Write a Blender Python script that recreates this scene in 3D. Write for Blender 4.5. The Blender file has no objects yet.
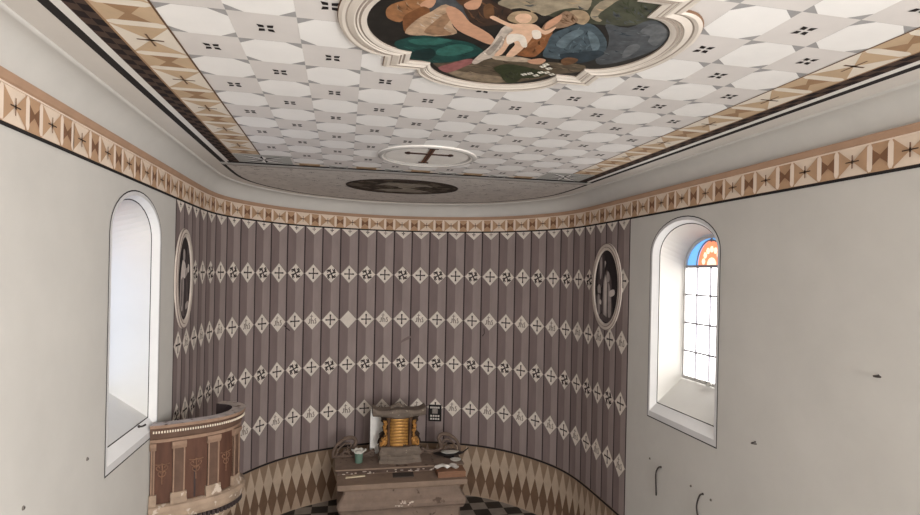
import bpy, math, random
from math import sin, cos, pi, radians, sqrt, atan2, hypot
from mathutils import Vector, Matrix
random.seed(7)
S = bpy.context.scene
COL = S.collection

# ------------------------------------------------------------------ camera
CAM = Vector((-1.0, 0.0, 4.5))
FPX, YAW, PITCH, ROLL = 556.4, 0.2061, 0.0, 0.0209
R0 = Vector((cos(YAW), -sin(YAW), 0)); FW = Vector((sin(YAW)*cos(PITCH), cos(YAW)*cos(PITCH), sin(PITCH)))
U0 = R0.cross(FW)
RT = R0*cos(ROLL) + U0*sin(ROLL); UP = U0*cos(ROLL) - R0*sin(ROLL)
cd = bpy.data.cameras.new('camera'); cam = bpy.data.objects.new('camera', cd); COL.objects.link(cam)
m = Matrix((RT, UP, -FW)).transposed().to_4x4(); m.translation = CAM
cam.matrix_world = m
cd.sensor_fit = 'HORIZONTAL'; cd.sensor_width = 36.0; cd.lens = 36.0*FPX/920.0
cd.shift_y = 15.6/920.0      # the horizon lies a little below the middle of the frame
cd.clip_start = 0.05; cd.clip_end = 100
S.camera = cam

# ------------------------------------------------------------------ world, light, exposure
def lin(c):
    return tuple(((x/255.0)/12.92 if x/255.0 <= 0.04045 else (((x/255.0)+0.055)/1.055)**2.4) for x in c)
w = bpy.data.worlds.new('sky'); S.world = w; w.use_nodes = True
w.node_tree.nodes['Background'].inputs[0].default_value = (0.75, 0.86, 1.0, 1)
w.node_tree.nodes['Background'].inputs[1].default_value = 1.0
S.view_settings.view_transform = 'Standard'; S.view_settings.look = 'None'
S.view_settings.gamma = 1.0; S.view_settings.use_curve_mapping = False
S.view_settings.exposure = 0.06

PANE_RIGHT, PANE_LEFT = 4.6, 1.4         # brightness of the daylit panes
def area(name, loc, rot, sx, sy, power, color=(1, 1, 1), spread=None):
    l = bpy.data.lights.new(name, 'AREA'); l.shape = 'RECTANGLE'; l.size = sx; l.size_y = sy
    l.energy = power; l.color = color
    if spread: l.spread = spread
    o = bpy.data.objects.new(name, l); COL.objects.link(o); o.location = loc; o.rotation_euler = rot
    return o
# added area lamps for unseen daylight, west end and nave sides; no windows built
area('west_fill_light', (1.5, -4.7, 4.0), (radians(99), 0, radians(14)), 2.6, 2.6, 690, (1.0, 0.985, 0.965))
area('nave_fill_light', (2.9, -1.6, 3.6), (0, radians(90), 0), 2.4, 1.3, 260, (1.0, 0.985, 0.96))
area('nave_fill_light', (-2.9, -1.6, 3.6), (0, radians(-90), 0), 2.4, 1.3, 20, (0.86, 0.93, 1.0))

# ------------------------------------------------------------------ materials
MATS = {}
def mat(name, rgb, rough=0.85, var=0.06, scale=6.0, bump=0.0, metal=0.0, fine=0.0, spot=None, spot_scale=9.0, spot_at=0.62, stretch=None):
    """procedural paint: base colour with soft cloudy variation, optional worn spots"""
    if name in MATS: return MATS[name]
    M = bpy.data.materials.new(name); M.use_nodes = True
    nt = M.node_tree; b = nt.nodes['Principled BSDF']
    c = lin(rgb)
    b.inputs['Roughness'].default_value = rough; b.inputs['Metallic'].default_value = metal
    if 'Specular IOR Level' in b.inputs: b.inputs['Specular IOR Level'].default_value = 0.25
    tc = nt.nodes.new('ShaderNodeTexCoord'); co = tc.outputs['Object']
    if stretch:
        mp = nt.nodes.new('ShaderNodeMapping'); mp.inputs['Scale'].default_value = stretch
        nt.links.new(co, mp.inputs[0]); co = mp.outputs[0]
    n = nt.nodes.new('ShaderNodeTexNoise'); n.inputs['Scale'].default_value = scale
    n.inputs['Detail'].default_value = 6.0; n.inputs['Roughness'].default_value = 0.6
    nt.links.new(co, n.inputs['Vector'])
    r = nt.nodes.new('ShaderNodeValToRGB')
    r.color_ramp.elements[0].position = 0.3; r.color_ramp.elements[1].position = 0.7
    r.color_ramp.elements[0].color = (*[x*(1-var) for x in c], 1)
    r.color_ramp.elements[1].color = (*[min(1, x*(1+var)) for x in c], 1)
    nt.links.new(n.outputs['Fac'], r.inputs[0]); out = r.outputs[0]
    if spot:
        n2 = nt.nodes.new('ShaderNodeTexNoise'); n2.inputs['Scale'].default_value = spot_scale
        n2.inputs['Detail'].default_value = 8.0; nt.links.new(co, n2.inputs['Vector'])
        r2 = nt.nodes.new('ShaderNodeValToRGB')
        r2.color_ramp.elements[0].position = spot_at; r2.color_ramp.elements[1].position = spot_at+0.04
        r2.color_ramp.elements[0].color = (0, 0, 0, 1); r2.color_ramp.elements[1].color = (1, 1, 1, 1)
        nt.links.new(n2.outputs['Fac'], r2.inputs[0])
        mx = nt.nodes.new('ShaderNodeMix'); mx.data_type = 'RGBA'
        nt.links.new(r2.outputs[0], mx.inputs[0]); nt.links.new(out, mx.inputs[6])
        mx.inputs[7].default_value = (*lin(spot), 1); out = mx.outputs[2]
    nt.links.new(out, b.inputs['Base Color'])
    if bump:
        bp = nt.nodes.new('ShaderNodeBump'); bp.inputs['Strength'].default_value = bump; bp.inputs['Distance'].default_value = 0.01
        n3 = nt.nodes.new('ShaderNodeTexNoise'); n3.inputs['Scale'].default_value = scale*8; n3.inputs['Detail'].default_value = 4
        nt.links.new(co, n3.inputs['Vector'])
        nt.links.new(n3.outputs['Fac'], bp.inputs['Height']); nt.links.new(bp.outputs[0], b.inputs['Normal'])
    MATS[name] = M
    return M
def glow(name, rgb, strength):
    M = bpy.data.materials.new(name); M.use_nodes = True; nt = M.node_tree
    b = nt.nodes['Principled BSDF']; b.inputs['Base Color'].default_value = (*lin(rgb), 1)
    b.inputs['Emission Color'].default_value = (*lin(rgb), 1); b.inputs['Emission Strength'].default_value = strength
    b.inputs['Roughness'].default_value = 0.4
    MATS[name] = M
    return M

mat('plaster', (203, 200, 195), var=0.04, scale=1.6, bump=0.12)
mat('cove_plaster', (206, 203, 198), var=0.04, scale=2.0, bump=0.1)
mat('strip_plaster', (222, 217, 211), var=0.03, scale=2.0)
mat('back_plaster', (200, 194, 186), var=0.04, scale=1.6)
mat('reveal', (220, 218, 213), var=0.02, scale=3)
mat('border_white', (240, 240, 240), var=0.02)
mat('border_grey', (214, 213, 214), var=0.03)
mat('line_dark', (42, 38, 40), var=0.05)
mat('purple_dark', (132, 117, 115), var=0.10, scale=3.0, stretch=(2, 2, 0.5))
mat('purple_light', (156, 142, 139), var=0.10, scale=3.0, stretch=(2, 2, 0.5))
mat('stripe_line', (58, 48, 50), var=0.1)
mat('diamond', (228, 219, 209), var=0.10, scale=5)
mat('diamond_edge', (150, 138, 132), var=0.08)
mat('motif_dark', (70, 60, 58), var=0.15, scale=14)
mat('motif_pale', (136, 124, 116), var=0.12, scale=14)
mat('dado_tan', (174, 152, 132), var=0.12, scale=4)
mat('dado_light', (190, 170, 150), var=0.12, scale=4)
mat('dado_mid', (148, 126, 106), var=0.12, scale=4)
mat('dado_brown', (116, 92, 74), var=0.14, scale=4)
mat('frieze_tan', (186, 152, 122), var=0.08, scale=7)
mat('frieze_light', (226, 208, 190), var=0.05, scale=7)
mat('frieze_brown', (130, 95, 72), var=0.08, scale=7)
mat('frieze_top', (176, 144, 120), var=0.07, scale=5)
mat('frieze_pale', (234, 216, 200), var=0.04)
mat('star_dark', (72, 54, 44), var=0.1)
mat('ceil_white', (242, 240, 238), var=0.03, scale=3)
mat('ceil_grey', (220, 215, 212), var=0.04, scale=3)
mat('ceil_corner', (162, 160, 160), var=0.08, scale=8)
mat('petal', (36, 29, 29), var=0.1)
mat('brown_band', (80, 63, 55), var=0.1)
mat('brown_check', (34, 26, 26), var=0.1)
mat('black_line', (40, 37, 37), var=0.08)
mat('white_line', (232, 230, 226), var=0.03)
mat('bord_tan', (200, 174, 144), var=0.08, scale=5)
mat('bord_brown', (164, 132, 102), var=0.08, scale=5)
mat('bord_white', (232, 222, 208), var=0.04, scale=5)
mat('thin_brown', (110, 84, 66), var=0.05)
mat('apse_ceiling', (212, 207, 202), var=0.10, scale=5, spot=(176, 170, 166), spot_scale=14, spot_at=0.6)
mat('beam_grey', (182, 179, 176), var=0.06)
mat('star_grey', (178, 178, 174), var=0.06)
mat('floor_black', (50, 47, 46), rough=0.5, var=0.2, scale=6)
mat('floor_white', (150, 143, 136), rough=0.5, var=0.15, scale=6)
mat('stucco', (214, 205, 195), var=0.05, scale=5)
mat('stucco_line', (158, 146, 136), var=0.06)

# ------------------------------------------------------------------ mesh builder
class MB:
    def __init__(s): s.v = []; s.f = []; s.m = []; s.names = []; s.sm = []
    def mi(s, name):
        if name not in s.names: s.names.append(name)
        return s.names.index(name)
    def poly(s, pts, mt, smooth=False):
        i = len(s.v); s.v += [tuple(p) for p in pts]; s.f.append(list(range(i, i+len(pts)))); s.m.append(s.mi(mt)); s.sm.append(smooth)
    def grid(s, rows, mt, closed=False, smooth=True, matfn=None):
        """rows: list of equal-length point lists, shared vertices"""
        i0 = len(s.v); n = len(rows[0])
        for r in rows: s.v += [tuple(p) for p in r]
        for a in range(len(rows)-1):
            for b in range(n if closed else n-1):
                c = (b+1) % n
                s.f.append([i0+a*n+b, i0+a*n+c, i0+(a+1)*n+c, i0+(a+1)*n+b])
                s.m.append(s.mi(matfn(a, b) if matfn else mt)); s.sm.append(smooth)
    def box(s, x0, x1, y0, y1, z0, z1, mt):
        p = [(x0,y0,z0),(x1,y0,z0),(x1,y1,z0),(x0,y1,z0),(x0,y0,z1),(x1,y0,z1),(x1,y1,z1),(x0,y1,z1)]
        i = len(s.v); s.v += p
        for f in ((0,3,2,1),(4,5,6,7),(0,1,5,4),(1,2,6,5),(2,3,7,6),(3,0,4,7)):
            s.f.append([i+k for k in f]); s.m.append(s.mi(mt)); s.sm.append(False)
    def prism(s, bottom, top, mt, smooth=False):
        n = len(bottom); i = len(s.v); s.v += [tuple(p) for p in bottom] + [tuple(p) for p in top]
        k = s.mi(mt)
        s.f.append([i+j for j in range(n)][::-1]); s.m.append(k); s.sm.append(False)
        s.f.append([i+n+j for j in range(n)]); s.m.append(k); s.sm.append(False)
        for j in range(n):
            q = (j+1) % n
            s.f.append([i+j, i+q, i+n+q, i+n+j]); s.m.append(k); s.sm.append(smooth)
    def loft(s, rings, mt, smooth=False, caps=True, matfn=None):
        s.grid(rings, mt, closed=True, smooth=smooth, matfn=matfn)
        if caps:
            n = len(rings[0]); k = s.mi(mt); i = len(s.v) - n*len(rings)
            s.f.append([i+j for j in range(n)][::-1]); s.m.append(k); s.sm.append(False)
            i += n*(len(rings)-1)
            s.f.append([i+j for j in range(n)]); s.m.append(k); s.sm.append(False)
    def tube(s, pts, rad, mt, n=8):
        pts = [Vector(p) for p in pts]
        if not isinstance(rad, (list, tuple)): rad = [rad]*len(pts)
        rings = []
        ref = Vector((0.13, 0.9, 0.37)).normalized()
        for k, p in enumerate(pts):
            t = (pts[min(k+1, len(pts)-1)] - pts[max(k-1, 0)]).normalized()
            a = t.cross(ref)
            if a.length < 1e-3: a = t.cross(Vector((1, 0, 0)))
            a.normalize(); b = t.cross(a)
            rings.append([p + (a*cos(2*pi*j/n) + b*sin(2*pi*j/n))*rad[k] for j in range(n)])
        s.loft(rings, mt, smooth=True)
    def ball(s, c, r, mt, nu=10, nv=7, jit=0.0):
        c = Vector(c); r = r if isinstance(r, (tuple, list)) else (r, r, r)
        rings = []
        for a in range(nv+1):
            th = pi*(a+0.02)/(nv+0.04)
            rings.append([c + Vector((r[0]*sin(th)*cos(2*pi*j/nu), r[1]*sin(th)*sin(2*pi*j/nu), r[2]*cos(th)))*(1+random.uniform(-jit, jit)) for j in range(nu)])
        s.loft(rings, mt, smooth=True)
    def lathe(s, prof, c, mt, n=24, matfn=None):
        rings = [[(c[0]+r*cos(2*pi*j/n), c[1]+r*sin(2*pi*j/n), c[2]+z) for j in range(n)] for r, z in prof]
        s.loft(rings, mt, smooth=True, matfn=matfn)
    def build(s, name, parent=None, fixn=False):
        me = bpy.data.meshes.new(name); me.from_pydata(s.v, [], s.f)
        for nm in s.names: me.materials.append(MATS[nm])
        me.polygons.foreach_set('material_index', s.m); me.polygons.foreach_set('use_smooth', s.sm)
        me.update()
        o = bpy.data.objects.new(name, me); COL.objects.link(o)
        if parent:
            o.parent = parent
            if parent.type == 'EMPTY': o.matrix_parent_inverse = Matrix.Translation(-parent.location)
        return o
def thing(name, label, cat, loc=(0, 0, 0), group=None):
    o = bpy.data.objects.new(name, None); COL.objects.link(o); o.location = loc; o.empty_display_size = 0.1
    o['label'] = label; o['category'] = cat
    if group: o['group'] = group
    return o
def tag(o, label, cat, group=None):
    o['label'] = label; o['category'] = cat
    if group: o['group'] = group
    return o
def struct(mb, name, parent=None):
    o = mb.build(name, parent)
    o['kind'] = 'structure'
    return o
def spline(pts, n=8, closed=False):
    P = [Vector(p) for p in pts]; out = []
    N = len(P)
    for i in range(N if closed else N-1):
        g = (lambda k: P[k % N]) if closed else (lambda k: P[max(0, min(N-1, k))])
        a, b, c, d = g(i-1), g(i), g(i+1), g(i+2)
        for j in range(n):
            t = j/n
            out.append(0.5*((2*b)+(c-a)*t+(2*a-5*b+4*c-d)*t*t+(3*b-a-3*c+d)*t**3))
    if not closed: out.append(P[-1])
    return out
def ell(cx, cy, rx, ry, n=24, a0=0.0):
    return [(cx+rx*cos(a0+2*pi*k/n), cy+ry*sin(a0+2*pi*k/n)) for k in range(n)]

# ------------------------------------------------------------------ plan of the church
HW = 3.0                     # half width of the nave
Y0 = 7.284                   # the straight walls end and the painted apse begins
SW = 0.3688                 # width of one painted stripe
ZOFF = 4.5
H = ZOFF + 1.3828            # flat ceiling
FB, FT, FM = ZOFF+0.836, ZOFF+1.135, ZOFF+1.074      # painted frieze: bottom, top, under the brown moulding
DADO = 1.04
YB = -5.0                    # west wall behind the gallery
TH = [0.0, 0.006, 0.012, 0.03, 0.1154, 0.2593, 0.4344, 0.5593, 0.6492, 0.7786, 0.9462, 1.0973, 1.2034, 1.292, 1.394, 1.5154]
def heading(q):              # q: stripes from the apse start
    q -= 0.5
    if q <= 0: return TH[0]
    k = min(int(q), 14); t = min(q-k, 1.0)
    return TH[k]*(1-t)+TH[k+1]*t
nodes = [(0.0, 0.0)]
for k in range(32):
    a = heading((k+0.5)/2)
    nodes.append((nodes[-1][0]+sin(a)*SW/2, nodes[-1][1]+cos(a)*SW/2))
fx = HW/nodes[-1][0]
half = [(-HW+x*fx, Y0+y) for x, y in nodes]
PLAN = half + [(-x, y) for x, y in half[-2::-1]]      # 65 nodes, half a stripe apart
PN = []
for k in range(len(PLAN)):
    a = PLAN[max(k-1, 0)]; b = PLAN[min(k+1, len(PLAN)-1)]
    if k == 0: t = (0, 1)
    elif k == len(PLAN)-1: t = (0, -1)
    else:
        l = hypot(b[0]-a[0], b[1]-a[1]); t = ((b[0]-a[0])/l, (b[1]-a[1])/l)
    PN.append((t[1], -t[0]))                           # towards the room
def wallpt(q, off=0.0):
    """q in stripes from the left start of the apse (0..32); straight walls before and after"""
    if q <= 0: return (-HW+off, Y0+q*SW)
    if q >= 32: return (HW-off, Y0-(q-32)*SW)
    k = min(int(q*2), 63); t = q*2-k
    a = (PLAN[k][0]+PN[k][0]*off, PLAN[k][1]+PN[k][1]*off); b = (PLAN[k+1][0]+PN[k+1][0]*off, PLAN[k+1][1]+PN[k+1][1]*off)
    return (a[0]*(1-t)+b[0]*t, a[1]*(1-t)+b[1]*t)
def A(q, z, off=0.0):
    p = wallpt(q, off); return (p[0], p[1], z)
QL = -(Y0-YB)/SW; QR = 32+(Y0-YB)/SW
QS = [QL]+[k/2 for k in range(65)]+[QR]                # sweep stations

# ------------------------------------------------------------------ walls with the arched window openings
WY = 6.06                    # centre of the visible window pair

def arch(hw, zb, zs, rise, n=20):
    """outline of an opening (dy, z), from bottom near corner round the arch to the bottom far corner"""
    pts = [(-hw, zb)] + [(-hw*cos(pi*k/n), zs+rise*sin(pi*k/n)) for k in range(n+1)] + [(hw, zb)]
    return pts
OUT = dict(hw=0.695, zb=2.665, zs=4.80, rise=0.435)
INN = dict(hw=0.655, zb=2.735, zs=4.80, rise=0.398)
CHM = dict(hw=0.59, zb=2.85, zs=4.79, rise=0.372)
GLS = dict(hw=0.53, zb=3.19, zs=4.646, rise=0.385)
def side_wall(name, sx):
    mb = MB(); x = sx*HW
    def q(y0, y1, z0, z1): mb.poly([(x, y0, z0), (x, y1, z0), (x, y1, z1), (x, y0, z1)], 'plaster')
    prev = YB
    o = arch(**INN)
    for wy in (WY if sx < 0 else WY-.025,):
        q(prev, wy-INN['hw'], 0, 5.7)
        q(wy-INN['hw'], wy+INN['hw'], 0, INN['zb'])
        for a, b in zip(o[1:-2], o[2:-1]):
            mb.poly([(x, wy+a[0], a[1]), (x, wy+b[0], b[1]), (x, wy+b[0], 5.7), (x, wy+a[0], 5.7)], 'plaster')
        prev = wy+INN['hw']
    q(prev, Y0, 0, 5.7)
    return struct(mb, name)
side_wall('wall_left', -1); side_wall('wall_right', 1)
mb = MB(); mb.poly([(-HW, YB, 0), (HW, YB, 0), (HW, YB, H), (-HW, YB, H)], 'back_plaster'); struct(mb, 'wall_back')

# floor: black and white tiles in the apse, laid on to the nave
mb = MB(); TS = 0.30
for i in range(-10, 10):
    for j in range(0, 41):
        x0 = i*TS; y0 = -0.8+j*TS
        mb.poly([(x0, y0, 0), (x0+TS, y0, 0), (x0+TS, y0+TS, 0), (x0, y0+TS, 0)], 'floor_black' if (i+j) % 2 else 'floor_white')
mb.poly([(-HW, YB, 0), (HW, YB, 0), (HW, -0.8, 0), (-HW, -0.8, 0)], 'floor_white')
struct(mb, 'floor')

# ------------------------------------------------------------------ painted apse wall
def stroke(mb, q, z, pts, wd, mt, off=0.007):
    """flat brush stroke on the apse wall, pts in metres about the point (q, z)"""
    n = len(pts); L = []; Rr = []
    for i, p in enumerate(pts):
        a = pts[max(i-1, 0)]; b = pts[min(i+1, n-1)]
        dx, dz = b[0]-a[0], b[1]-a[1]; l = hypot(dx, dz) or 1
        ww = wd[i] if isinstance(wd, (list, tuple)) else wd
        nx, nz = -dz/l*ww/2, dx/l*ww/2
        L.append((p[0]+nx, p[1]+nz)); Rr.append((p[0]-nx, p[1]-nz))
    f = lambda p: A(q+p[0]/SW, z+p[1], off)
    for i in range(n-1): mb.poly([f(L[i]), f(L[i+1]), f(Rr[i+1]), f(Rr[i])], mt)
def m_cross(mb, q, z, mt='motif_dark'):
    stroke(mb, q, z, [(0, -0.105), (0, -0.05), (0, 0.05), (0, 0.105)], [0.036, 0.022, 0.022, 0.036], mt)
    for s in (-1, 1): stroke(mb, q, z, [(0, 0), (s*0.05, 0), (s*0.10, 0)], [0.022, 0.022, 0.034], mt)
def m_whorl(mb, q, z, mt='motif_dark'):
    for k in range(4):
        a = k*pi/2+0.10
        rot = lambda p: (p[0]*cos(a)-p[1]*sin(a), p[0]*sin(a)+p[1]*cos(a))
        def leaf(pts, ws):
            sp = spline([(x, y, 0) for x, y in pts], 3); n = len(sp)
            wd = [ws[min(int(i/3), len(ws)-1)]*(1-(i % 3)/3)+ws[min(int(i/3)+1, len(ws)-1)]*(i % 3)/3 for i in range(n)]
            stroke(mb, q, z, [rot(p) for p in sp], wd, mt)
        leaf(((0, 0), (.028, .010), (.056, .026), (.072, .054), (.066, .084), (.052, .094)), (.016, .026, .036, .034, .020, .005))
        leaf(((.048, .020), (.078, .014), (.102, .026)), (.020, .024, .005))
        leaf(((.062, .050), (.040, .066), (.030, .090)), (.018, .020, .005))
def m_ihs(mb, q, z, mt='motif_pale'):
    z -= 0.012
    stroke(mb, q, z, [(-0.052, 0.045), (-0.055, 0.0), (-0.060, -0.035), (-0.078, -0.045), (-0.090, -0.03)], [0.026, 0.02, 0.02, 0.018, 0.01], mt)
    stroke(mb, q, z, [(-0.022, 0.065), (-0.020, -0.05)], 0.02, mt)
    stroke(mb, q, z, [(-0.02, 0.012), (0.0, 0.02), (0.018, 0.012), (0.024, -0.05)], 0.018, mt)
    stroke(mb, q, z, [(0.076, 0.038), (0.060, 0.046), (0.050, 0.03), (0.068, 0.0), (0.076, -0.025), (0.062, -0.045), (0.046, -0.034)], 0.018, mt)
    stroke(mb, q, z, [(-0.021, 0.06), (-0.02, 0.125)], 0.014, mt)
    stroke(mb, q, z, [(-0.05, 0.09), (0.012, 0.094)], 0.012, mt)
mb = MB()
for k in range(64):
    q0, q1 = k/2, k/2+0.5
    mb.poly([A(q0, DADO), A(q1, DADO), A(q1, 5.7), A(q0, 5.7)], 'purple_dark' if k % 2 == 0 else 'purple_light')
for k in range(33):
    e = 0.034 if k not in (0, 32) else 0.06
    q0, q1 = max(0, k-e), min(32, k+e)
    for a, b in ((q0, k), (k, q1)):
        if b > a: mb.poly([A(a, DADO, .003), A(b, DADO, .003), A(b, FB, .003), A(a, FB, .003)], 'stripe_line')
for k in range(32):
    e = 0.012
    a = k+0.5
    mb.poly([A(a-e, DADO, .003), A(a, DADO, .003), A(a, FB, .003), A(a-e, FB, .003)], 'purple_dark')
ROWS = (ZOFF-0.065, ZOFF-0.964, ZOFF-1.858, ZOFF-2.756)
def dia(mb, q, z, hx, hz, mt, off):
    mb.poly([A(q-hx, z, off), A(q, z-hz, off), A(q, z+hz, off)], mt)
    mb.poly([A(q, z-hz, off), A(q+hx, z, off), A(q, z+hz, off)], mt)
for i in range(32):
    k = i-16                                     # stripe count from the middle of the apse
    q = i+0.5
    for r, z in enumerate(ROWS):
        dia(mb, q, z, 0.50, 0.192, 'diamond_edge', .004); dia(mb, q, z, 0.455, 0.174, 'diamond', .0052)
        if r in (0, 2):
            (m_whorl if k % 2 == 0 else m_cross)(mb, q, z)
        elif r == 1:
            if k % 2 == 0: m_cross(mb, q, z)
            elif k != -3: m_ihs(mb, q, z)
        else:
            if k % 2 == 0: m_cross(mb, q, z)
            else: m_ihs(mb, q, z)
    zt = FB-0.004
    for a, b in ((q-0.485, q), (q, q+0.485)):
        tip = zt-0.155
        mb.poly([A(a, zt, .004), A(q, tip, .004), A(b, zt, .004)] if a < q-0.1 else [A(q, zt, .004), A(q, tip, .004), A(b, zt, .004)], 'diamond')
    mt = 'motif_dark' if k % 2 == 0 else 'motif_pale'
    for a in range(4):
        stroke(mb, q, zt-0.05, [(0, 0), (0.034*cos(a*pi/2), 0.034*sin(a*pi/2))], [0.008, 0.022], mt, .006)
# dark smear and hairline scratches in the paint
stroke(mb, 16.35, 3.02, [(0.0, 0.0), (0.10, 0.08), (0.2, 0.13), (0.25, 0.16)], [0.01, 0.045, 0.06, 0.03], 'purple_dark', .0035)
stroke(mb, 9.9, 3.42, [(0.0, 0.05), (0.05, 0.0), (0.12, -0.05)], 0.02, 'stripe_line', .0035)
stroke(mb, 21.2, 3.3, [(0.0, 0.1), (0.01, 0.0), (-0.03, -0.06)], 0.014, 'stripe_line', .0035)
struct(mb, 'wall_apse')

# painted lozenge dado under it
mb = MB(); PD = 18/32.0; hd = (DADO-0.035)/3.0
for k in range(64):
    mb.poly([A(k/2, 0, 0), A(k/2+.5, 0, 0), A(k/2+.5, DADO, 0), A(k/2, DADO, 0)], 'dado_mid')
    mb.poly([A(k/2, DADO-0.035, .012), A(k/2+.5, DADO-0.035, .012), A(k/2+.5, DADO, .012), A(k/2, DADO, .012)], 'line_dark')
n = int(32/PD)
def tri(mb, pts, mt, off):
    mb.poly([A(q, z, off) for q, z in pts], mt)
for i in range(n+1):
    c = i*PD+0.10
    a, b = max(0, c-PD/2), min(32, c+PD/2)
    for x0, x1 in ((a, c), (c, b)):
        if x1-x0 < 0.01: continue
        apex = c; side = x0 if x0 != c else x1
        tri(mb, [(side, 2*hd), (apex, hd), (apex, 3*hd)] if side < apex else [(apex, hd), (side, 2*hd), (apex, 3*hd)], 'dado_light', .008)
        tri(mb, [(side, 0), (apex, 0), (apex, hd)] if side < apex else [(apex, 0), (side, 0), (apex, hd)], 'dado_tan', .008)
for i in range(n):
    c = (i+0.5)*PD+0.10
    if c+PD/2 > 32: continue
    for sd in (-1, 1):
        tri(mb, [(c+sd*PD/2, hd), (c, 0), (c, 2*hd)][::sd], 'dado_brown', .008)
struct(mb, 'wall_dado')

# ------------------------------------------------------------------ frieze, moulding and cove
def pattern(mb, f, a0, a1, kind, tan, light, brown, star, d=0.0042):
    """one painted cell, f(a, b, lift): a along the band, b across it (0..1)"""
    am = (a0+a1)/2
    P = lambda lift, *pts: [f(a, b, lift) for a, b in pts]
    if kind == 'A':
        mb.poly(P(0, (a0, 0), (a1, 0), (a1, 1), (a0, 1)), light)
        mb.poly(P(d, (a0, 0.03), (am, 0.5), (a0, 0.97)), tan); mb.poly(P(d, (a1, 0.03), (a1, 0.97), (am, 0.5)), tan)
        ex = (a1-a0)*0.24; t = (a1-a0)*0.022
        mb.poly(P(2*d, (am-ex, 0.5-0.02), (am+ex, 0.5-0.02), (am+ex, 0.5+0.02), (am-ex, 0.5+0.02)), star)
        mb.poly(P(2*d, (am-t, 0.26), (am+t, 0.26), (am+t, 0.74), (am-t, 0.74)), star if star != 'star_dark' else 'frieze_brown')
        mb.poly(P(2*d, (am-t*1.3, 0.43), (am+t*1.3, 0.43), (am+t*1.3, 0.57), (am-t*1.3, 0.57)), star)
    elif kind == 'B':
        mb.poly(P(0, (a0, 0), (a1, 0), (a1, 1), (a0, 1)), tan)
        mb.poly(P(d, (a0, 0.22), (am, 0.45), (am, 0.55), (a0, 0.78)), brown); mb.poly(P(d, (a1, 0.22), (a1, 0.78), (am, 0.55), (am, 0.45)), brown)
    else:
        mb.poly(P(0, (a0, 0), (a1, 0), (a1, 1), (a0, 1)), tan)
        t = (a1-a0)*0.28
        mb.poly(P(d, (a0+t, 0.02), (a1-t, 0.02), (a1, 0.14), (a1, 0.86), (a1-t, 0.98), (a0+t, 0.98), (a0, 0.86), (a0, 0.14)), light)
mb = MB()
zl = FB+0.006
mb.grid([[A(q, FB-0.016, 0.006) for q in QS], [A(q, FB+0.010, 0.006) for q in QS]], 'black_line', smooth=False)
mb.grid([[A(q, FB+0.010, 0.006) for q in QS], [A(q, FM, 0.006) for q in QS]], 'frieze_tan', smooth=False)
fr = lambda a, b, lift: A(a, FB+0.012+b*(FM-FB-0.014), 0.0075+lift)
cent = [1.108+1.391*k for k in range(-1, 23)]            # middles of the star cells round the apse, then along the walls
for k in range(16): cent.insert(0, cent[0]-(1.304 if k < 5 else 1.193))
for k in range(16): cent.append(cent[-1]+(1.218 if k < 5 else 1.27))
for c0, c1 in zip(cent[:-1], cent[1:]):
    PT = c1-c0; a = c0-.27*PT
    for kd, f0, f1 in (('A', 0, .54), ('S', .54, .635), ('B', .635, .905), ('S', .905, 1.0)):
        pattern(mb, fr, a+f0*PT, a+f1*PT, kd, 'frieze_tan', 'frieze_light' if kd == 'A' else 'frieze_pale', 'frieze_brown', 'star_dark')
struct(mb, 'trim_1')
mb = MB()
prof = [(0.004, FM-0.006, 'frieze_pale'), (0.02, FM-0.006, 'frieze_pale'), (0.02, FM+0.004, 'frieze_top'), (0.034, FM+0.012, 'frieze_top'), (0.05, FT-0.014, 'frieze_top'), (0.05, FT, 'frieze_brown'), (0.0, FT+0.004, 'frieze_brown')]
mb.grid([[A(q, z, o) for q in QS] for o, z, _ in prof], 'frieze_top', smooth=False, matfn=lambda a, b: prof[a][2])
struct(mb, 'trim_2')
mb = MB()
CE = 0.19                                                # reach of the cove from the wall
rows = []
for k in range(9):
    a = k/8*pi/2
    rows.append([A(q, FT+(H-0.02-FT)*sin(a), 0.0+(CE-0.012)*(1-cos(a))) for q in QS])
rows.append([A(q, H-0.02, CE+0.008) for q in QS]); rows.append([A(q, H, CE+0.012) for q in QS])
mb.grid(rows, 'cove_plaster', smooth=True)
struct(mb, 'cove_trim')

# ------------------------------------------------------------------ ceiling with its painted bands and diaper
mb = MB()
YC = 7.72                                                # line where the nave ceiling ends
def cp(x, y, lift=0.0): return (x, y, H-lift)
def rect(x0, x1, y0, y1, mt, lift): mb.poly([cp(x0, y0, lift), cp(x1, y0, lift), cp(x1, y1, lift), cp(x0, y1, lift)], mt)
# plain plaster field, one strip per wall station
for k in range(64):
    a, b = PLAN[k], PLAN[k+1]
    if k < 32: mb.poly([(a[0], a[1], H), (0, a[1], H), (0, b[1], H), (b[0], b[1], H)], 'strip_plaster')
    else: mb.poly([(0, a[1], H), (a[0], a[1], H), (b[0], b[1], H), (0, b[1], H)], 'strip_plaster')
mb.poly([cp(-HW, YB), cp(HW, YB), cp(HW, Y0), cp(-HW, Y0)], 'strip_plaster')
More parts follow.
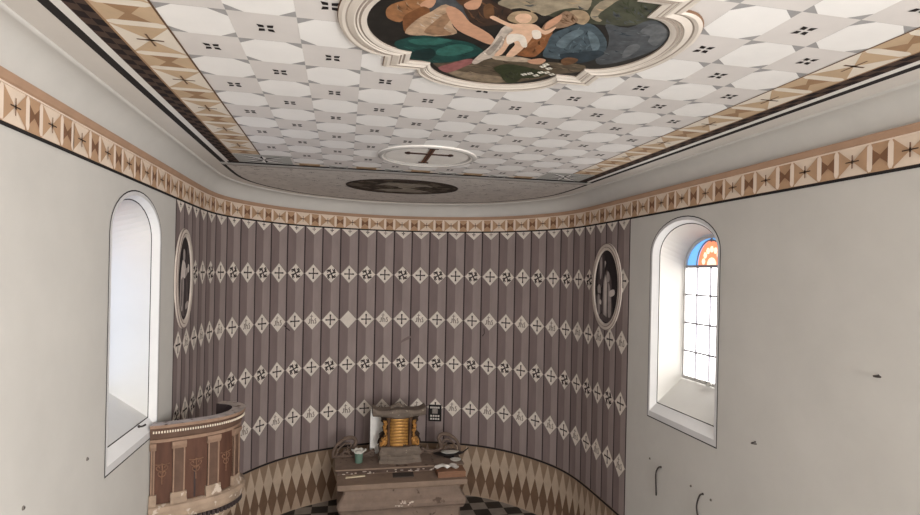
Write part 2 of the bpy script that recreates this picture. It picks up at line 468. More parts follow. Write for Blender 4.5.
# painted field of the apse inside its dark edging line
E0, E1, E2 = 0.385, 0.435, 0.455
ring = [wallpt(k/2, E0) for k in range(2, 63)]; ring2 = [wallpt(k/2, E1) for k in range(2, 63)]
ring = [p for p in ring if p[1] > YC-0.02]; ring2 = [p for p in ring2 if p[1] > YC-0.02]
nk = min(len(ring), len(ring2))
ringL = [(-2.60, YC)]
for a, b, c, d in zip(ring[:-1], ring[1:], ring2[1:], ring2[:-1]):
    mb.poly([cp(*a, .002), cp(*b, .002), cp(*c, .002), cp(*d, .002)], 'black_line')
for k in range(nk//2):
    a, b = ring2[k], ring2[k+1]; c, d = ring2[-2-k], ring2[-1-k]
    mb.poly([cp(*a, .0025), cp(*d, .0025), cp(*c, .0025), cp(*b, .0025)], 'apse_ceiling')
for i in range(-6, 7):                                   # small painted flowers of the apse
    for j in range(9):
        x, y = i*0.368, YC+0.42+j*0.3685
        if (i+j) % 2 or hypot((x+0.05)/1.05, (y-9.03)/0.92) < 1: continue
        if abs(x) > 2.4-max(0, y-8.2)*1.15: continue
        for a in range(4):
            mb.poly([cp(x+dx, y+dy, .004) for dx, dy in ell(0.026*cos(a*pi/2), 0.026*sin(a*pi/2), 0.013, 0.013, 6)], 'petal')
# long dark and light bands down both sides of the nave
for s in (-1, 1):
    def sr(x0, x1, mt, lift, y0=YB, y1=YC): rect(min(s*x0, s*x1), max(s*x0, s*x1), y0, y1, mt, lift)
    sr(2.535, 2.60, 'black_line', .002); sr(2.475, 2.535, 'white_line', .002); sr(2.345, 2.475, 'brown_band', .002)
    sr(2.335, 2.35, 'bord_brown', .003); sr(2.013, 2.026, 'thin_brown', .004)
    y = 0.6
    while y < YC-0.1:
        for xo, dy in ((2.352, 0.0), (2.412, 0.09)):
            mb.poly([cp(s*xo, y+dy, .003), cp(s*(xo+0.055), y+dy-0.02, .003), cp(s*(xo+0.055), y+dy+0.07, .003), cp(s*xo, y+dy+0.09, .003)], 'brown_check')
        y += 0.18
    PB = 0.724
    f = lambda a, b, lift: cp(s*(2.02+b*0.32), a, .0022+lift)
    ya = 4.80-3*0.362
    for k in range(-5, 6):
        y0 = ya+k*PB-0.20
        for kd, f0, f1 in (('A', 0, .54), ('S', .54, .635), ('B', .635, .905), ('S', .905, 1.0)):
            a0, a1 = y0+f0*PB, min(y0+f1*PB, 7.10)
            if a0 < 7.09 and a0 > 0.3: pattern(mb, f, a0, a1, kd, 'bord_tan', 'bord_white', 'bord_brown', 'thin_brown', .0008)
# diaper of white octagons and grey squares
CX, CY = 0.366, 0.362; cut = 0.095
for i in range(-5, 6):
    for j in range(-15, 8):
        x, y = i*CX, 4.80+j*CY
        x0, x1, y0, y1 = x-CX/2, x+CX/2, y-CY/2, y+CY/2
        if y1 > 7.48: y1 = 7.48
        if (i+j) % 2 == 0:
            rect(x0, x1, y0, y1, 'ceil_grey', .002)
            if y > 7.45: continue
            for a in range(4):
                ca, sa = cos(a*pi/2+pi/4), sin(a*pi/2+pi/4)
                mb.poly([cp(x+ca*u-sa*v, y+sa*u+ca*v, .004) for u, v in ((0.012, 0), (0.034, -0.021), (0.066, 0), (0.034, 0.021))], 'petal')
        else:
            rect(x0, x1, y0, y1, 'ceil_corner', .002)
            c2 = cut*0.78
            mb.poly([cp(a, b, .003) for a, b in ((x0+cut, y0), (x1-cut, y0), (x1, y0+c2), (x1, y1-c2), (x1-cut, y1), (x0+cut, y1), (x0, y1-c2), (x0, y0+c2))], 'ceil_white')
# border along the end of the nave, with a star in each corner
rect(-1.67, 1.67, 7.47, 7.66, 'ceil_grey', .0045)
f = lambda a, b, lift: cp(a, 7.475+b*0.18, .005+lift)
for k in range(-2, 3):
    a = k*2*CX
    pattern(mb, f, a-0.13, a+0.13, 'B', 'bord_tan', 'bord_white', 'bord_brown', 'thin_brown')
    for s in (-1, 1): mb.poly([f(a+s*0.13, 0, 0), f(a+s*0.22, 0.5, 0), f(a+s*0.13, 1, 0)], 'bord_white')
    if k < 2: pattern(mb, f, a+0.25, a+0.49, 'A', 'star_grey', 'ceil_white', 'bord_brown', 'star_grey')
for s in (-1, 1):
    cx, cy = s*2.01, 7.37; hx, hy = 0.335, 0.29
    rect(cx-hx, cx+hx, cy-hy, cy+hy, 'star_grey', .005)
    for k in range(8):
        a = k*pi/4
        tip = (cx+(hx if k % 2 else .72*hx)*(round(cos(a)*1.2)), cy+(hy if k % 2 else .8*hy)*(round(sin(a)*1.2)))
        b1, b2 = a+pi/8, a-pi/8; rb = .115
        mb.poly([cp(cx, cy, .0062), cp(cx+rb*cos(b1), cy+rb*sin(b1), .0062), cp(*tip, .0062)], 'ceil_white')
        mb.poly([cp(cx, cy, .0062), cp(*tip, .0062), cp(cx+rb*.85*cos(b2), cy+rb*.85*sin(b2), .0062)], 'line_dark')
rect(-2.5, 2.5, 7.61, 7.712, 'black_line', .007)
rect(-2.56, 2.56, 7.89, 7.91, 'thin_brown', .004)
struct(mb, 'ceiling')
# low moulding across the ceiling where the apse begins
mb = MB(); mb.loft([[(-2.60, 7.712, H), (-2.60, 7.722, H-0.009), (-2.60, 7.85, H-0.009), (-2.60, 7.88, H)], [(2.60, 7.712, H), (2.60, 7.722, H-0.009), (2.60, 7.85, H-0.009), (2.60, 7.88, H)]], 'beam_grey')
struct(mb, 'trim_3')

# ------------------------------------------------------------------ windows
glow('pane_right', (255, 253, 250), PANE_RIGHT); glow('pane_left', (190, 214, 255), PANE_LEFT)
glow('glass_blue', (110, 175, 235), 1.0); glow('glass_red', (255, 140, 100), 1.1); glow('glass_pale', (255, 205, 180), 1.6)
mat('lead', (150, 148, 156), rough=0.6); mat('sash', (196, 194, 192), var=0.04)
mat('latch_white', (225, 224, 220))
def window(name, sx):
    WY = 6.06 if sx < 0 else 6.035
    GD = .40 if sx > 0 else .50                          # depth of the glazing in the wall
    x = lambda d: sx*(HW+d)
    ring = lambda p, d: [(x(d), WY+a, z) for a, z in arch(**p)]
    big = dict(hw=OUT['hw']+.012, zb=OUT['zb']-.014, zs=OUT['zs'], rise=OUT['rise']+.012)
    ln = dict(hw=CHM['hw']-.010, zb=CHM['zb']+.010, zs=CHM['zs'], rise=CHM['rise']-.010)
    mb = MB()
    mb.grid([ring(big, -.003), ring(OUT, -.003)], 'line_dark', closed=True, smooth=False)
    mb.grid([ring(OUT, -.004), ring(INN, -.004)], 'border_grey', closed=True, smooth=False)
    mb.grid([ring(INN, -.004), ring(CHM, .06)], 'border_white', closed=True, smooth=False)
    mb.grid([ring(CHM, .06), ring(ln, .065)], 'line_dark', closed=True, smooth=False)
    mb.grid([ring(ln, .065), ring(GLS, GD)], 'reveal', closed=True, smooth=False)
    w = struct(mb, name)
    # iron and lead lattice
    mb = MB(); D = GD
    hw, zb, zs, rise = GLS['hw'], GLS['zb'], GLS['zs'], GLS['rise']
    def bar(y0, y1, z0, z1, d0=-.012, d1=.03):
        xs = sorted((x(D+d0), x(D+d1))); mb.box(xs[0], xs[1], WY+y0, WY+y1, z0, z1, 'lead')
    for k in range(3):
        y = -hw+(k+1)*hw/2; bar(y-.007, y+.007, zb, zs)
    for k in range(1, 5):
        z = zb+(zs-zb)*k/4; t = .010 if k < 4 else .018; bar(-hw, hw, z-t, z+t, -.016)
    f0 = [(x(D-.02), WY+a, z) for a, z in arch(hw, zb, zs, rise)]; f1 = [(x(D-.02), WY+a, z) for a, z in arch(hw-.035, zb+.04, zs, rise-.035)]
    f2 = [(x(D+.03), WY+a, z) for a, z in arch(hw-.035, zb+.04, zs, rise-.035)]
    mb.grid([f0, f1, f2], 'sash', closed=True, smooth=False)
    fan = lambda r, z: [(x(D-.012), WY-r*cos(pi*k/16), zs+z*sin(pi*k/16)) for k in range(17)]
    mb.grid([fan(.285, .335), fan(.262, .312)], 'lead', smooth=False)
    bar(-.006, .006, zs+.3, zs+rise-.02)
    mb.build('frame', w)
    # glazing
    mb = MB(); white = 'pane_right' if sx > 0 else 'pane_left'
    def gl(pts, mt, d=D+.01):
        p = [(x(d), WY+a, z) for a, z in pts]; mb.poly(p if sx < 0 else p[::-1], mt)
    gl([(-hw, zb), (hw, zb), (hw, zs), (-hw, zs)], white)
    gl([(-hw*cos(pi*k/20), zs+rise*sin(pi*k/20)) for k in range(21)][::-1], 'glass_blue')
    gl([(-.27*cos(pi*k/16), zs+.32*sin(pi*k/16)) for k in range(17)][::-1], 'glass_red', D+.006)
    for k in range(7):
        a = pi*(k+.5)/7
        gl([(-.16*cos(a)+.035*cos(t), zs+.02+.19*sin(a)+.042*sin(t)) for t in (0, 1.05, 2.1, 3.14, 4.19, 5.24)], 'glass_pale', D+.003)
    gl([(-.09*cos(pi*k/8), zs+.01+.10*sin(pi*k/8)) for k in range(9)][::-1], 'glass_pale', D+.003)
    mb.build('glass', w)
    mb = MB(); xs = sorted((x(D-.05), x(D-.02)))
    mb.box(xs[0], xs[1], WY-.10, WY+.09, zb+.03, zb+.055, 'latch_white')
    mb.box(xs[0], xs[1], WY-.04, WY-.01, zb-.0, zb+.05, 'latch_white')
    mb.build('latch', w)
    return w
window('window_1', -1); window('window_2', 1)

# ------------------------------------------------------------------ ceiling pictures
def mats(d, **k):
    for n, c in d.items(): mat(n, c, **k)
mats(dict(art_dark=(38, 35, 32), sky_pale=(150, 138, 118), foliage=(70, 72, 58), rock=(74, 78, 82), ground=(96, 84, 68), bush=(52, 58, 36)), var=0.35, scale=14, rough=0.6)
mats(dict(rock_light=(98, 101, 104), ground_light=(140, 124, 104), pink=(150, 96, 94), dark_robe=(62, 46, 38), brown=(104, 74, 50), orange=(150, 106, 72), orange_shadow=(122, 80, 50),
          linen=(182, 154, 128), linen_shadow=(150, 118, 92), hair=(84, 58, 40), teal=(28, 68, 64), teal_light=(48, 98, 90), teal_dark=(18, 44, 44), cloth=(196, 184, 172), cloth_shadow=(156, 146, 136),
          ledge=(184, 166, 146), orange_robe=(136, 88, 54), blue_robe=(70, 84, 92), blue_light=(96, 112, 120), blue_dark=(44, 56, 64), halo=(168, 146, 118), beard=(142, 116, 94), flower_white=(228, 222, 210)), var=0.34, scale=16, rough=0.6)
mats(dict(skin=(198, 152, 124), infant=(222, 184, 156), loincloth=(232, 222, 210)), var=0.10, scale=24, rough=0.6)
BLOBS = [
    ('sky_pale', [(0.286,-0.318),(0.269,-0.469),(0.36,-0.553),(0.42,-0.443),(0.366,-0.361),(0.367,-0.267)]),
    ('sky_pale', [(-0.225,-0.343),(-0.137,-0.428),(0.053,-0.476),(0.195,-0.512),(0.247,-0.376),(0.174,-0.38),(0.108,-0.341),(0.057,-0.259),(-0.01,-0.288),(-0.099,-0.31),(-0.167,-0.271)]),
    ('foliage', [(0.336,-0.443),(0.369,-0.536),(0.513,-0.612),(0.587,-0.528),(0.6,-0.375),(0.586,-0.298),(0.494,-0.25),(0.398,-0.275),(0.326,-0.328)]),
    ('rock', [(0.409,-0.253),(0.548,-0.238),(0.613,-0.354),(0.724,-0.309),(0.841,-0.181),(0.851,-0.008),(0.763,0.194),(0.641,0.296),(0.565,0.196),(0.561,0.038),(0.495,-0.118)]),
    ('rock_light', [(0.637,-0.209),(0.648,-0.314),(0.73,-0.298),(0.823,-0.19),(0.825,-0.062),(0.75,-0.101),(0.718,-0.176)]),
    ('rock_light', [(0.67,0.009),(0.698,-0.058),(0.75,-0.012),(0.753,0.113),(0.721,0.154)]),
    ('ground', [(-0.422,0.509),(-0.187,0.464),(-0.031,0.371),(0.187,0.364),(0.379,0.331),(0.555,0.337),(0.568,0.444),(0.428,0.54),(0.295,0.698),(0.08,0.821),(-0.122,0.812),(-0.302,0.698)]),
    ('ground_light', [(-0.331,0.611),(-0.2,0.651),(-0.035,0.665),(0.115,0.685),(0.144,0.76),(0.04,0.81),(-0.144,0.776),(-0.272,0.71)]),
    ('pink', [(-0.37,0.621),(-0.306,0.531),(-0.21,0.419),(-0.161,0.457),(-0.224,0.601),(-0.295,0.696)]),
    ('dark_robe', [(-0.41,-0.338),(-0.299,-0.366),(-0.207,-0.316),(-0.124,-0.27),(-0.113,-0.143),(-0.177,-0.089),(-0.259,-0.055),(-0.334,-0.135)]),
    ('brown', [(-0.284,-0.285),(-0.249,-0.316),(-0.205,-0.192),(-0.246,-0.158)]),
    ('orange', [(-0.771,-0.116),(-0.746,-0.189),(-0.685,-0.248),(-0.617,-0.306),(-0.572,-0.276),(-0.58,-0.188),(-0.643,-0.103),(-0.686,0.004),(-0.754,-0.027)]),
    ('skin', [(-0.606,-0.225),(-0.566,-0.299),(-0.533,-0.286),(-0.541,-0.209),(-0.58,-0.188)]),
    ('orange_shadow', [(-0.672,-0.072),(-0.628,-0.153),(-0.583,-0.209),(-0.543,-0.152),(-0.597,0.007),(-0.64,0.122),(-0.664,0.05)]),
    ('linen', [(-0.644,0.137),(-0.603,-0.042),(-0.535,-0.165),(-0.477,-0.258),(-0.395,-0.166),(-0.404,-0.043),(-0.354,0.062),(-0.442,0.126),(-0.526,0.148)]),
    ('linen_shadow', [(-0.54,0.096),(-0.497,-0.069),(-0.451,-0.175),(-0.424,-0.088),(-0.438,0.017),(-0.38,0.082),(-0.455,0.115)]),
    ('skin', [(-0.469,-0.216),(-0.443,-0.245),(-0.38,-0.194),(-0.313,-0.092),(-0.229,-0.024),(-0.151,0.05),(-0.099,0.151),(-0.145,0.163),(-0.245,0.102),(-0.357,0.022),(-0.433,-0.109)]),
    ('hair', [(-0.448,-0.349),(-0.366,-0.37),(-0.323,-0.318),(-0.351,-0.257),(-0.407,-0.276)]),
    ('skin', [(-0.388,-0.281),(-0.35,-0.343),(-0.311,-0.353),(-0.308,-0.257),(-0.356,-0.234)]),
    ('teal', [(-0.692,0.306),(-0.631,0.203),(-0.534,0.136),(-0.378,0.151),(-0.267,0.165),(-0.177,0.232),(-0.141,0.301),(-0.201,0.399),(-0.3,0.494),(-0.41,0.541),(-0.506,0.514),(-0.573,0.498)]),
    ('teal_light', [(-0.616,0.228),(-0.494,0.167),(-0.364,0.162),(-0.423,0.236),(-0.538,0.281)]),
    ('teal_light', [(-0.413,0.294),(-0.307,0.205),(-0.209,0.256),(-0.264,0.35),(-0.343,0.403),(-0.422,0.391)]),
    ('teal_dark', [(-0.572,0.399),(-0.472,0.31),(-0.422,0.391),(-0.456,0.501),(-0.542,0.49)]),
    ('cloth', [(-0.174,0.461),(-0.155,0.321),(-0.126,0.188),(-0.126,0.03),(-0.12,-0.091),(-0.063,-0.131),(-0.039,0.021),(-0.05,0.168),(-0.05,0.326),(-0.107,0.408),(-0.141,0.487)]),
    ('cloth_shadow', [(-0.127,0.281),(-0.11,0.154),(-0.106,0.038),(-0.082,0.06),(-0.077,0.206),(-0.091,0.32)]),
    ('ledge', [(-0.068,0.331),(0.047,0.3),(0.177,0.316),(0.175,0.368),(0.046,0.385),(-0.05,0.376)]),
    ('orange_robe', [(0.053,0.156),(0.069,0.02),(0.098,-0.069),(0.129,-0.143),(0.159,-0.112),(0.195,0.045),(0.2,0.195),(0.173,0.283),(0.049,0.267)]),
    ('blue_robe', [(0.234,0.251),(0.194,0.074),(0.172,-0.062),(0.203,-0.136),(0.252,-0.212),(0.321,-0.242),(0.411,-0.177),(0.521,-0.041),(0.571,0.097),(0.546,0.184),(0.463,0.239),(0.354,0.269)]),
    ('blue_light', [(0.245,0.061),(0.249,-0.082),(0.288,-0.158),(0.336,-0.131),(0.314,-0.015),(0.313,0.103)]),
    ('blue_light', [(0.347,-0.16),(0.429,-0.101),(0.507,0.022),(0.512,0.113),(0.426,-0.016)]),
    ('blue_dark', [(0.324,0.194),(0.43,0.134),(0.522,0.079),(0.585,0.125),(0.533,0.272),(0.41,0.305)]),
    ('halo', [(0.156,-0.331),(0.183,-0.371),(0.242,-0.364),(0.295,-0.297),(0.294,-0.223),(0.243,-0.235),(0.193,-0.27)]),
    ('beard', [(0.094,-0.095),(0.086,-0.194),(0.119,-0.286),(0.138,-0.348),(0.195,-0.318),(0.244,-0.259),(0.22,-0.179),(0.166,-0.139),(0.132,-0.105)]),
    ('skin', [(0.091,-0.183),(0.113,-0.273),(0.135,-0.302),(0.151,-0.235),(0.135,-0.157),(0.111,-0.112)]),
    ('skin', [(0.164,0.336),(0.227,0.286),(0.275,0.307),(0.261,0.38),(0.193,0.38)]),
    ('brown', [(0.366,0.282),(0.39,0.226),(0.463,0.239),(0.466,0.307),(0.417,0.356)]),
    ('halo', [(-0.131,-0.187),(-0.126,-0.259),(-0.082,-0.292),(-0.02,-0.286),(0.025,-0.239),(0.024,-0.178),(-0.021,-0.142),(-0.081,-0.151)]),
    ('infant', [(-0.094,-0.209),(-0.082,-0.258),(-0.041,-0.269),(-0.006,-0.231),(-0.008,-0.17),(-0.05,-0.159)]),
    ('infant', [(-0.223,-0.175),(-0.208,-0.203),(-0.154,-0.169),(-0.088,-0.137),(-0.025,-0.153),(0.042,-0.158),(0.116,-0.1),(0.157,-0.163),(0.158,-0.098),(0.134,-0.052),(0.081,-0.065),(0.079,0.104),(0.07,0.229),(0.053,0.299),(0.01,0.31),(0.007,0.214),(0.01,0.122),(-0.021,0.101),(-0.023,0.286),(-0.067,0.314),(-0.056,0.17),(-0.073,0.029),(-0.061,-0.068),(-0.141,-0.123)]),
    ('loincloth', [(-0.071,0.015),(-0.029,-0.023),(0.033,0.002),(0.089,0.132),(0.06,0.139),(0.01,0.064),(-0.03,0.133)]),
    ('loincloth', [(0.046,-0.082),(0.089,-0.093),(0.126,-0.008),(0.092,0.015)]),
    ('bush', [(-0.009,0.524),(0.036,0.44),(0.129,0.433),(0.234,0.459),(0.349,0.503),(0.329,0.607),(0.229,0.654),(0.124,0.642),(0.06,0.62)]),
    ('bush', [(0.05,0.584),(0.117,0.528),(0.218,0.577),(0.213,0.742),(0.144,0.76)]),
]
FLOWERS = [(0.218, 0.577), (0.251, 0.549), (0.303, 0.574), (0.292, 0.407), (0.342, 0.43), (0.355, 0.502), (0.401, 0.528), (0.316, 0.512), (0.298, 0.37)]

PCX, PCY = -0.04, 3.06
def barbed(t, n=14):
    """outline of the lobed frame, t = 0 outer edge, 1 inner edge"""
    a, b = .735-.16*t, .675-.14*t; ys, xs = .495-.105*t, .505-.07*t; ex, ey = 1.02-.155*t, .975-.14*t
    pts = []
    for sx, sy in ((1, 1), (-1, 1), (-1, -1), (1, -1)):
        q = [(a+(ex-a)*cos(p), ys*sin(p)) for p in [pi/2*k/n for k in range(n+1)]]
        q += [(a, b)]
        q += [(xs*cos(p), b+(ey-b)*sin(p)) for p in [pi/2*k/n for k in range(n+1)]]
        if sx*sy < 0: q = q[::-1]
        pts += [(sx*x, sy*y) for x, y in q]
    out = []
    for p in pts:
        if not out or hypot(p[0]-out[-1][0], p[1]-out[-1][1]) > 1e-5: out.append(p)
    if hypot(out[0][0]-out[-1][0], out[0][1]-out[-1][1]) < 1e-5: out.pop()
    return out
def cz(p, lift): return (PCX+p[0], PCY+p[1], H-lift)
t = thing('ceiling_painting', 'large lobed ceiling painting of robed figures around an infant, in a moulded cream frame', 'painting', (PCX, PCY, H))
mb = MB()
mb.prism([cz(p, .006) for p in barbed(.93)], [cz(p, .0095) for p in barbed(.93)], 'art_dark')
for i, (nm, pts) in enumerate(BLOBS):
    c = [sum(p[k] for p in pts)/len(pts) for k in (0, 1)]
    sm = spline([(p[0], p[1], 0) for p in pts], 3, True)
    mb.poly([cz(p, .0100+i*.00014) for p in sm], nm)
def inside(p, poly):
    c = False
    for a, b in zip(poly, poly[1:]+poly[:1]):
        if (a[1] > p[1]) != (b[1] > p[1]) and p[0] < (b[0]-a[0])*(p[1]-a[1])/(b[1]-a[1])+a[0]: c = not c
    return c
random.seed(4)
FOLD = dict(teal=('teal_dark', 'teal_light', .5), blue_robe=('blue_dark', 'blue_light', 1.2), orange_robe=('orange_shadow', 'orange', 1.3), linen=('linen_shadow', 'cloth', .4), dark_robe=('art_dark', 'brown', .9),
            orange=('orange_shadow', 'linen', .8), cloth=('cloth_shadow', 'loincloth', 1.0), rock=('blue_dark', 'rock_light', .2), ground=('dark_robe', 'ground_light', .1), foliage=('bush', 'rock', .6), bush=('art_dark', 'foliage', .9), beard=('brown', 'halo', .7), sky_pale=('rock', 'halo', .1))
for i, (nm, pts) in enumerate(BLOBS):                    # folds and brush marks
    if nm not in FOLD: continue
    dk, lt, ang = FOLD[nm]
    xs = [p[0] for p in pts]; ys = [p[1] for p in pts]
    n = 16 if nm in ('rock', 'ground', 'foliage', 'blue_robe', 'teal') else 8
    for k in range(n*4):
        p = (random.uniform(min(xs), max(xs)), random.uniform(min(ys), max(ys))); a = ang+random.uniform(-.5, .5); l = random.uniform(.02, .06)
        q0, q1 = (p[0]-l*cos(a), p[1]-l*sin(a)), (p[0]+l*cos(a), p[1]+l*sin(a)); w_ = random.uniform(.003, .008)
        if not (inside(q0, pts) and inside(q1, pts)): continue
        nx2, ny2 = -sin(a)*w_, cos(a)*w_; bx, by = p[0]+nx2*1.4, p[1]+ny2*1.4
        mb.poly([cz(u, .0100+i*.00014+.00007) for u in (q0, (bx-nx2, by-ny2), q1, (bx+nx2, by+ny2))], dk if k % 2 else lt)
for p in FLOWERS:
    for k in range(4):
        mb.poly([cz((p[0]+.014*cos(k*pi/2)+a, p[1]+.014*sin(k*pi/2)+b), .0170) for a, b in ell(0, 0, .011, .011, 6)], 'flower_white')
# far half of the picture, over the gallery: dusk trees and a pale break in the cloud
for nm, e in (('foliage', ell(.3, -.45, .42, .22)), ('sky_pale', ell(-.1, -.62, .3, .12)), ('rock', ell(-.5, -.2, .2, .2))):
    mb.poly([cz(p, .0098) for p in e], nm)
mb.build('picture', t)
mb = MB()
fp = [(0, 0, 'thin_brown'), (-.012, .012, 'thin_brown'), (0.02, .034, 'stucco'), (.14, .05, 'stucco'), (.26, .042, 'stucco_line'), (.32, .036, 'stucco'), (.46, .050, 'stucco'), (.55, .058, 'stucco'), (.60, .046, 'stucco_line'), (.66, .054, 'stucco'), (.72, .044, 'stucco_line'), (.80, .052, 'stucco'), (.90, .046, 'stucco'), (1.0, .036, 'stucco_line'), (1.0, .004, 'stucco')]
mb.grid([[cz(p, .004+.42*z) for p in barbed(tt)] for tt, z, _ in fp], 'stucco', closed=True, smooth=False, matfn=lambda a, b: fp[a][2])
mb.build('frame', t)

mat('medal_white', (236, 232, 226), var=0.04); mat('medal_shade', (186, 182, 178), var=0.08, scale=4); mat('cross_brown', (108, 74, 56), var=0.1); mat('cross_dark', (60, 42, 36))
MX, MY = -0.058, 6.54
t = thing('ceiling_medallion', 'round white ceiling medallion with a brown cross inside a raised grey ring', 'medallion', (MX, MY, H))
mb = MB(); mb.prism([(x, y, H-.008) for x, y in ell(MX, MY, .52, .52, 48)], [(x, y, H-.011) for x, y in ell(MX, MY, .52, .52, 48)], 'medal_white'); mb.build('disc', t)
mb = MB(); pr_ = [(.585, .006), (.58, .022), (.56, .034), (.535, .034), (.515, .024), (.495, .02), (.49, .008)]
mb.grid([[(MX+r*cos(2*pi*k/64), MY+r*sin(2*pi*k/64), H-z) for k in range(64)] for r, z in pr_], 'medal_shade', closed=True, matfn=lambda a, b: 'medal_white' if a in (0, 3) else 'medal_shade')
mb.build('ring', t)
mb = MB()
mb.box(MX-.028, MX+.028, MY-.46, MY+.34, H-.022, H-.010, 'cross_brown'); mb.box(MX-.008, MX+.008, MY-.455, MY+.335, H-.024, H-.022, 'cross_dark')
mb.box(MX-.25, MX+.25, MY-.175, MY-.150, H-.024, H-.010, 'cross_dark')
for s in (-1, 1):
    for a, b in ((.262, -.162), (.245, -.135), (.245, -.19)): mb.prism([(MX+s*a+x, MY+b+y, H-.010) for x, y in ell(0, 0, .022, .022, 10)], [(MX+s*a+x, MY+b+y, H-.023) for x, y in ell(0, 0, .022, .022, 10)], 'cross_dark')
mb.box(MX-.06, MX+.06, MY+.325, MY+.35, H-.023, H-.010, 'cross_dark'); mb.box(MX-.06, MX+.06, MY-.475, MY-.45, H-.023, H-.010, 'cross_dark')
mb.build('cross', t)

mat('sooty', (58, 48, 40), var=0.4, scale=9, spot=(104, 94, 82), spot_scale=6, spot_at=0.52); mat('worn_grey', (156, 148, 136), var=0.3, scale=9); mat('sooty_rim', (60, 50, 44), var=0.2)
OX, OY = -0.09, 9.03
t = thing('oval_ceiling_painting', 'dark flaking oval painting on the grey ceiling above the apse', 'painting', (OX, OY, H))
mb = MB(); mb.prism([(x, y, H-.006) for x, y in ell(OX, OY, .885, .71, 48)], [(x, y, H-.011) for x, y in ell(OX, OY, .885, .71, 48)], 'sooty')
for cx, cy, rx, ry, k in ((.02, -.05, .5, .42, 3), (-.35, .1, .34, .24, 5), (.42, .02, .26, .2, 7), (.05, .35, .42, .16, 9)):
    mb.poly([(OX+cx+rx*cos(a)*(1+.14*sin(k*a)), OY+cy+ry*sin(a)*(1+.14*cos(k*a+1)), H-.0118-.0003*k) for a in [2*pi*j/40 for j in range(40)]], 'worn_grey' if k in (3, 9) else 'sooty')
mb.build('picture', t)
mb = MB(); mb.grid([[(OX+(.885+d)*cos(a), OY+(.71+d)*sin(a), H-z) for a in [2*pi*j/48 for j in range(48)]] for d, z in ((.02, .004), (.015, .016), (-.01, .018), (-.02, .010))], 'sooty_rim', closed=True)
mb.build('rim', t)

# ------------------------------------------------------------------ oval grisaille pictures on the side walls
mats(dict(gris_dark=(40, 34, 36), gris_mid=(92, 82, 82), gris_low=(62, 54, 55)), var=0.3, scale=12, rough=0.6)
mats(dict(gris_light=(168, 158, 154), gris_white=(212, 202, 196)), var=0.12, scale=12, rough=0.6)
mat('oval_frame', (206, 194, 184), var=0.07, scale=5); mat('oval_frame_line', (140, 126, 120), var=0.08)
def oval(sx, cy, cz0, ry, rz, label, shapes):
    x = lambda d: sx*(2.992-d)
    t = thing('oval_painting', label, 'painting', (sx*2.99, cy, cz0))
    P = lambda a, b, d: (x(d), cy+a*(ry-.095), cz0+b*(rz-.11))
    mb = MB(); e = ell(0, 0, 1.04, 1.04, 40)
    mb.prism([P(a, b, .006) for a, b in e], [P(a, b, .012) for a, b in e], 'gris_dark')
    for i, (m_, pts) in enumerate(shapes):
        s_ = spline([(a, b, 0) for a, b in pts], 3, True)
        mb.poly([P(a, b, .0128+i*.0005) for a, b, _ in s_], m_)
    mb.build('picture', t)
    pf = [(0, .0, 'oval_frame'), (0, .018, 'oval_frame_line'), (.012, .028, 'oval_frame'), (.035, .034, 'oval_frame'), (.05, .027, 'oval_frame_line'), (.06, .033, 'oval_frame'), (.085, .030, 'oval_frame'), (.10, .022, 'oval_frame'), (.10, .010, 'oval_frame')]
    mb = MB(); mb.grid([[(x(d), cy+(ry-o)*cos(a), cz0+(rz-o*1.1)*sin(a)) for a in [2*pi*j/56 for j in range(56)]] for o, d, _ in pf], 'oval_frame', closed=True, matfn=lambda a, b: pf[a][2])
    mb.build('frame', t)
oval(-1, 7.63, 4.36, .39, .635, 'oval grey painting of a standing saint on the wall beside the pulpit', [
    ('gris_low', [(.1, .5), (.6, .6), (.85, .2), (.8, -.3), (.4, -.1)]),
    ('gris_mid', [(-.5, .1), (.1, .2), (.5, -.1), (.6, -.6), (.2, -.9), (-.3, -.85), (-.65, -.4)]),
    ('gris_low', [(-.02, .05), (.25, 0), (.35, -.7), (.05, -.85)]),
    ('gris_light', [(-.55, .05), (-.2, .12), (-.05, -.2), (-.2, -.78), (-.55, -.6)]),
    ('gris_mid', [(-.42, 0), (-.3, .05), (-.25, -.6), (-.4, -.6)]),
    ('gris_white', [(-.3, .44), (-.02, .42), (.2, .22), (.1, .0), (-.25, .04), (-.55, -.04), (-.5, .2)]),
    ('gris_light', [(-.2, .70), (.02, .66), (.05, .48), (-.12, .40), (-.28, .5)]),
    ('gris_light', [(.1, .2), (.55, .28), (.57, .18), (.15, .04)]),
    ('gris_white', [(.48, .34), (.68, .32), (.66, .16), (.48, .16)]),
    ('gris_light', [(.2, -.62), (.6, -.56), (.6, -.7), (.22, -.76)]),
    ('gris_mid', [(.4, .8), (.6, .7), (.5, .55), (.3, .65)])])
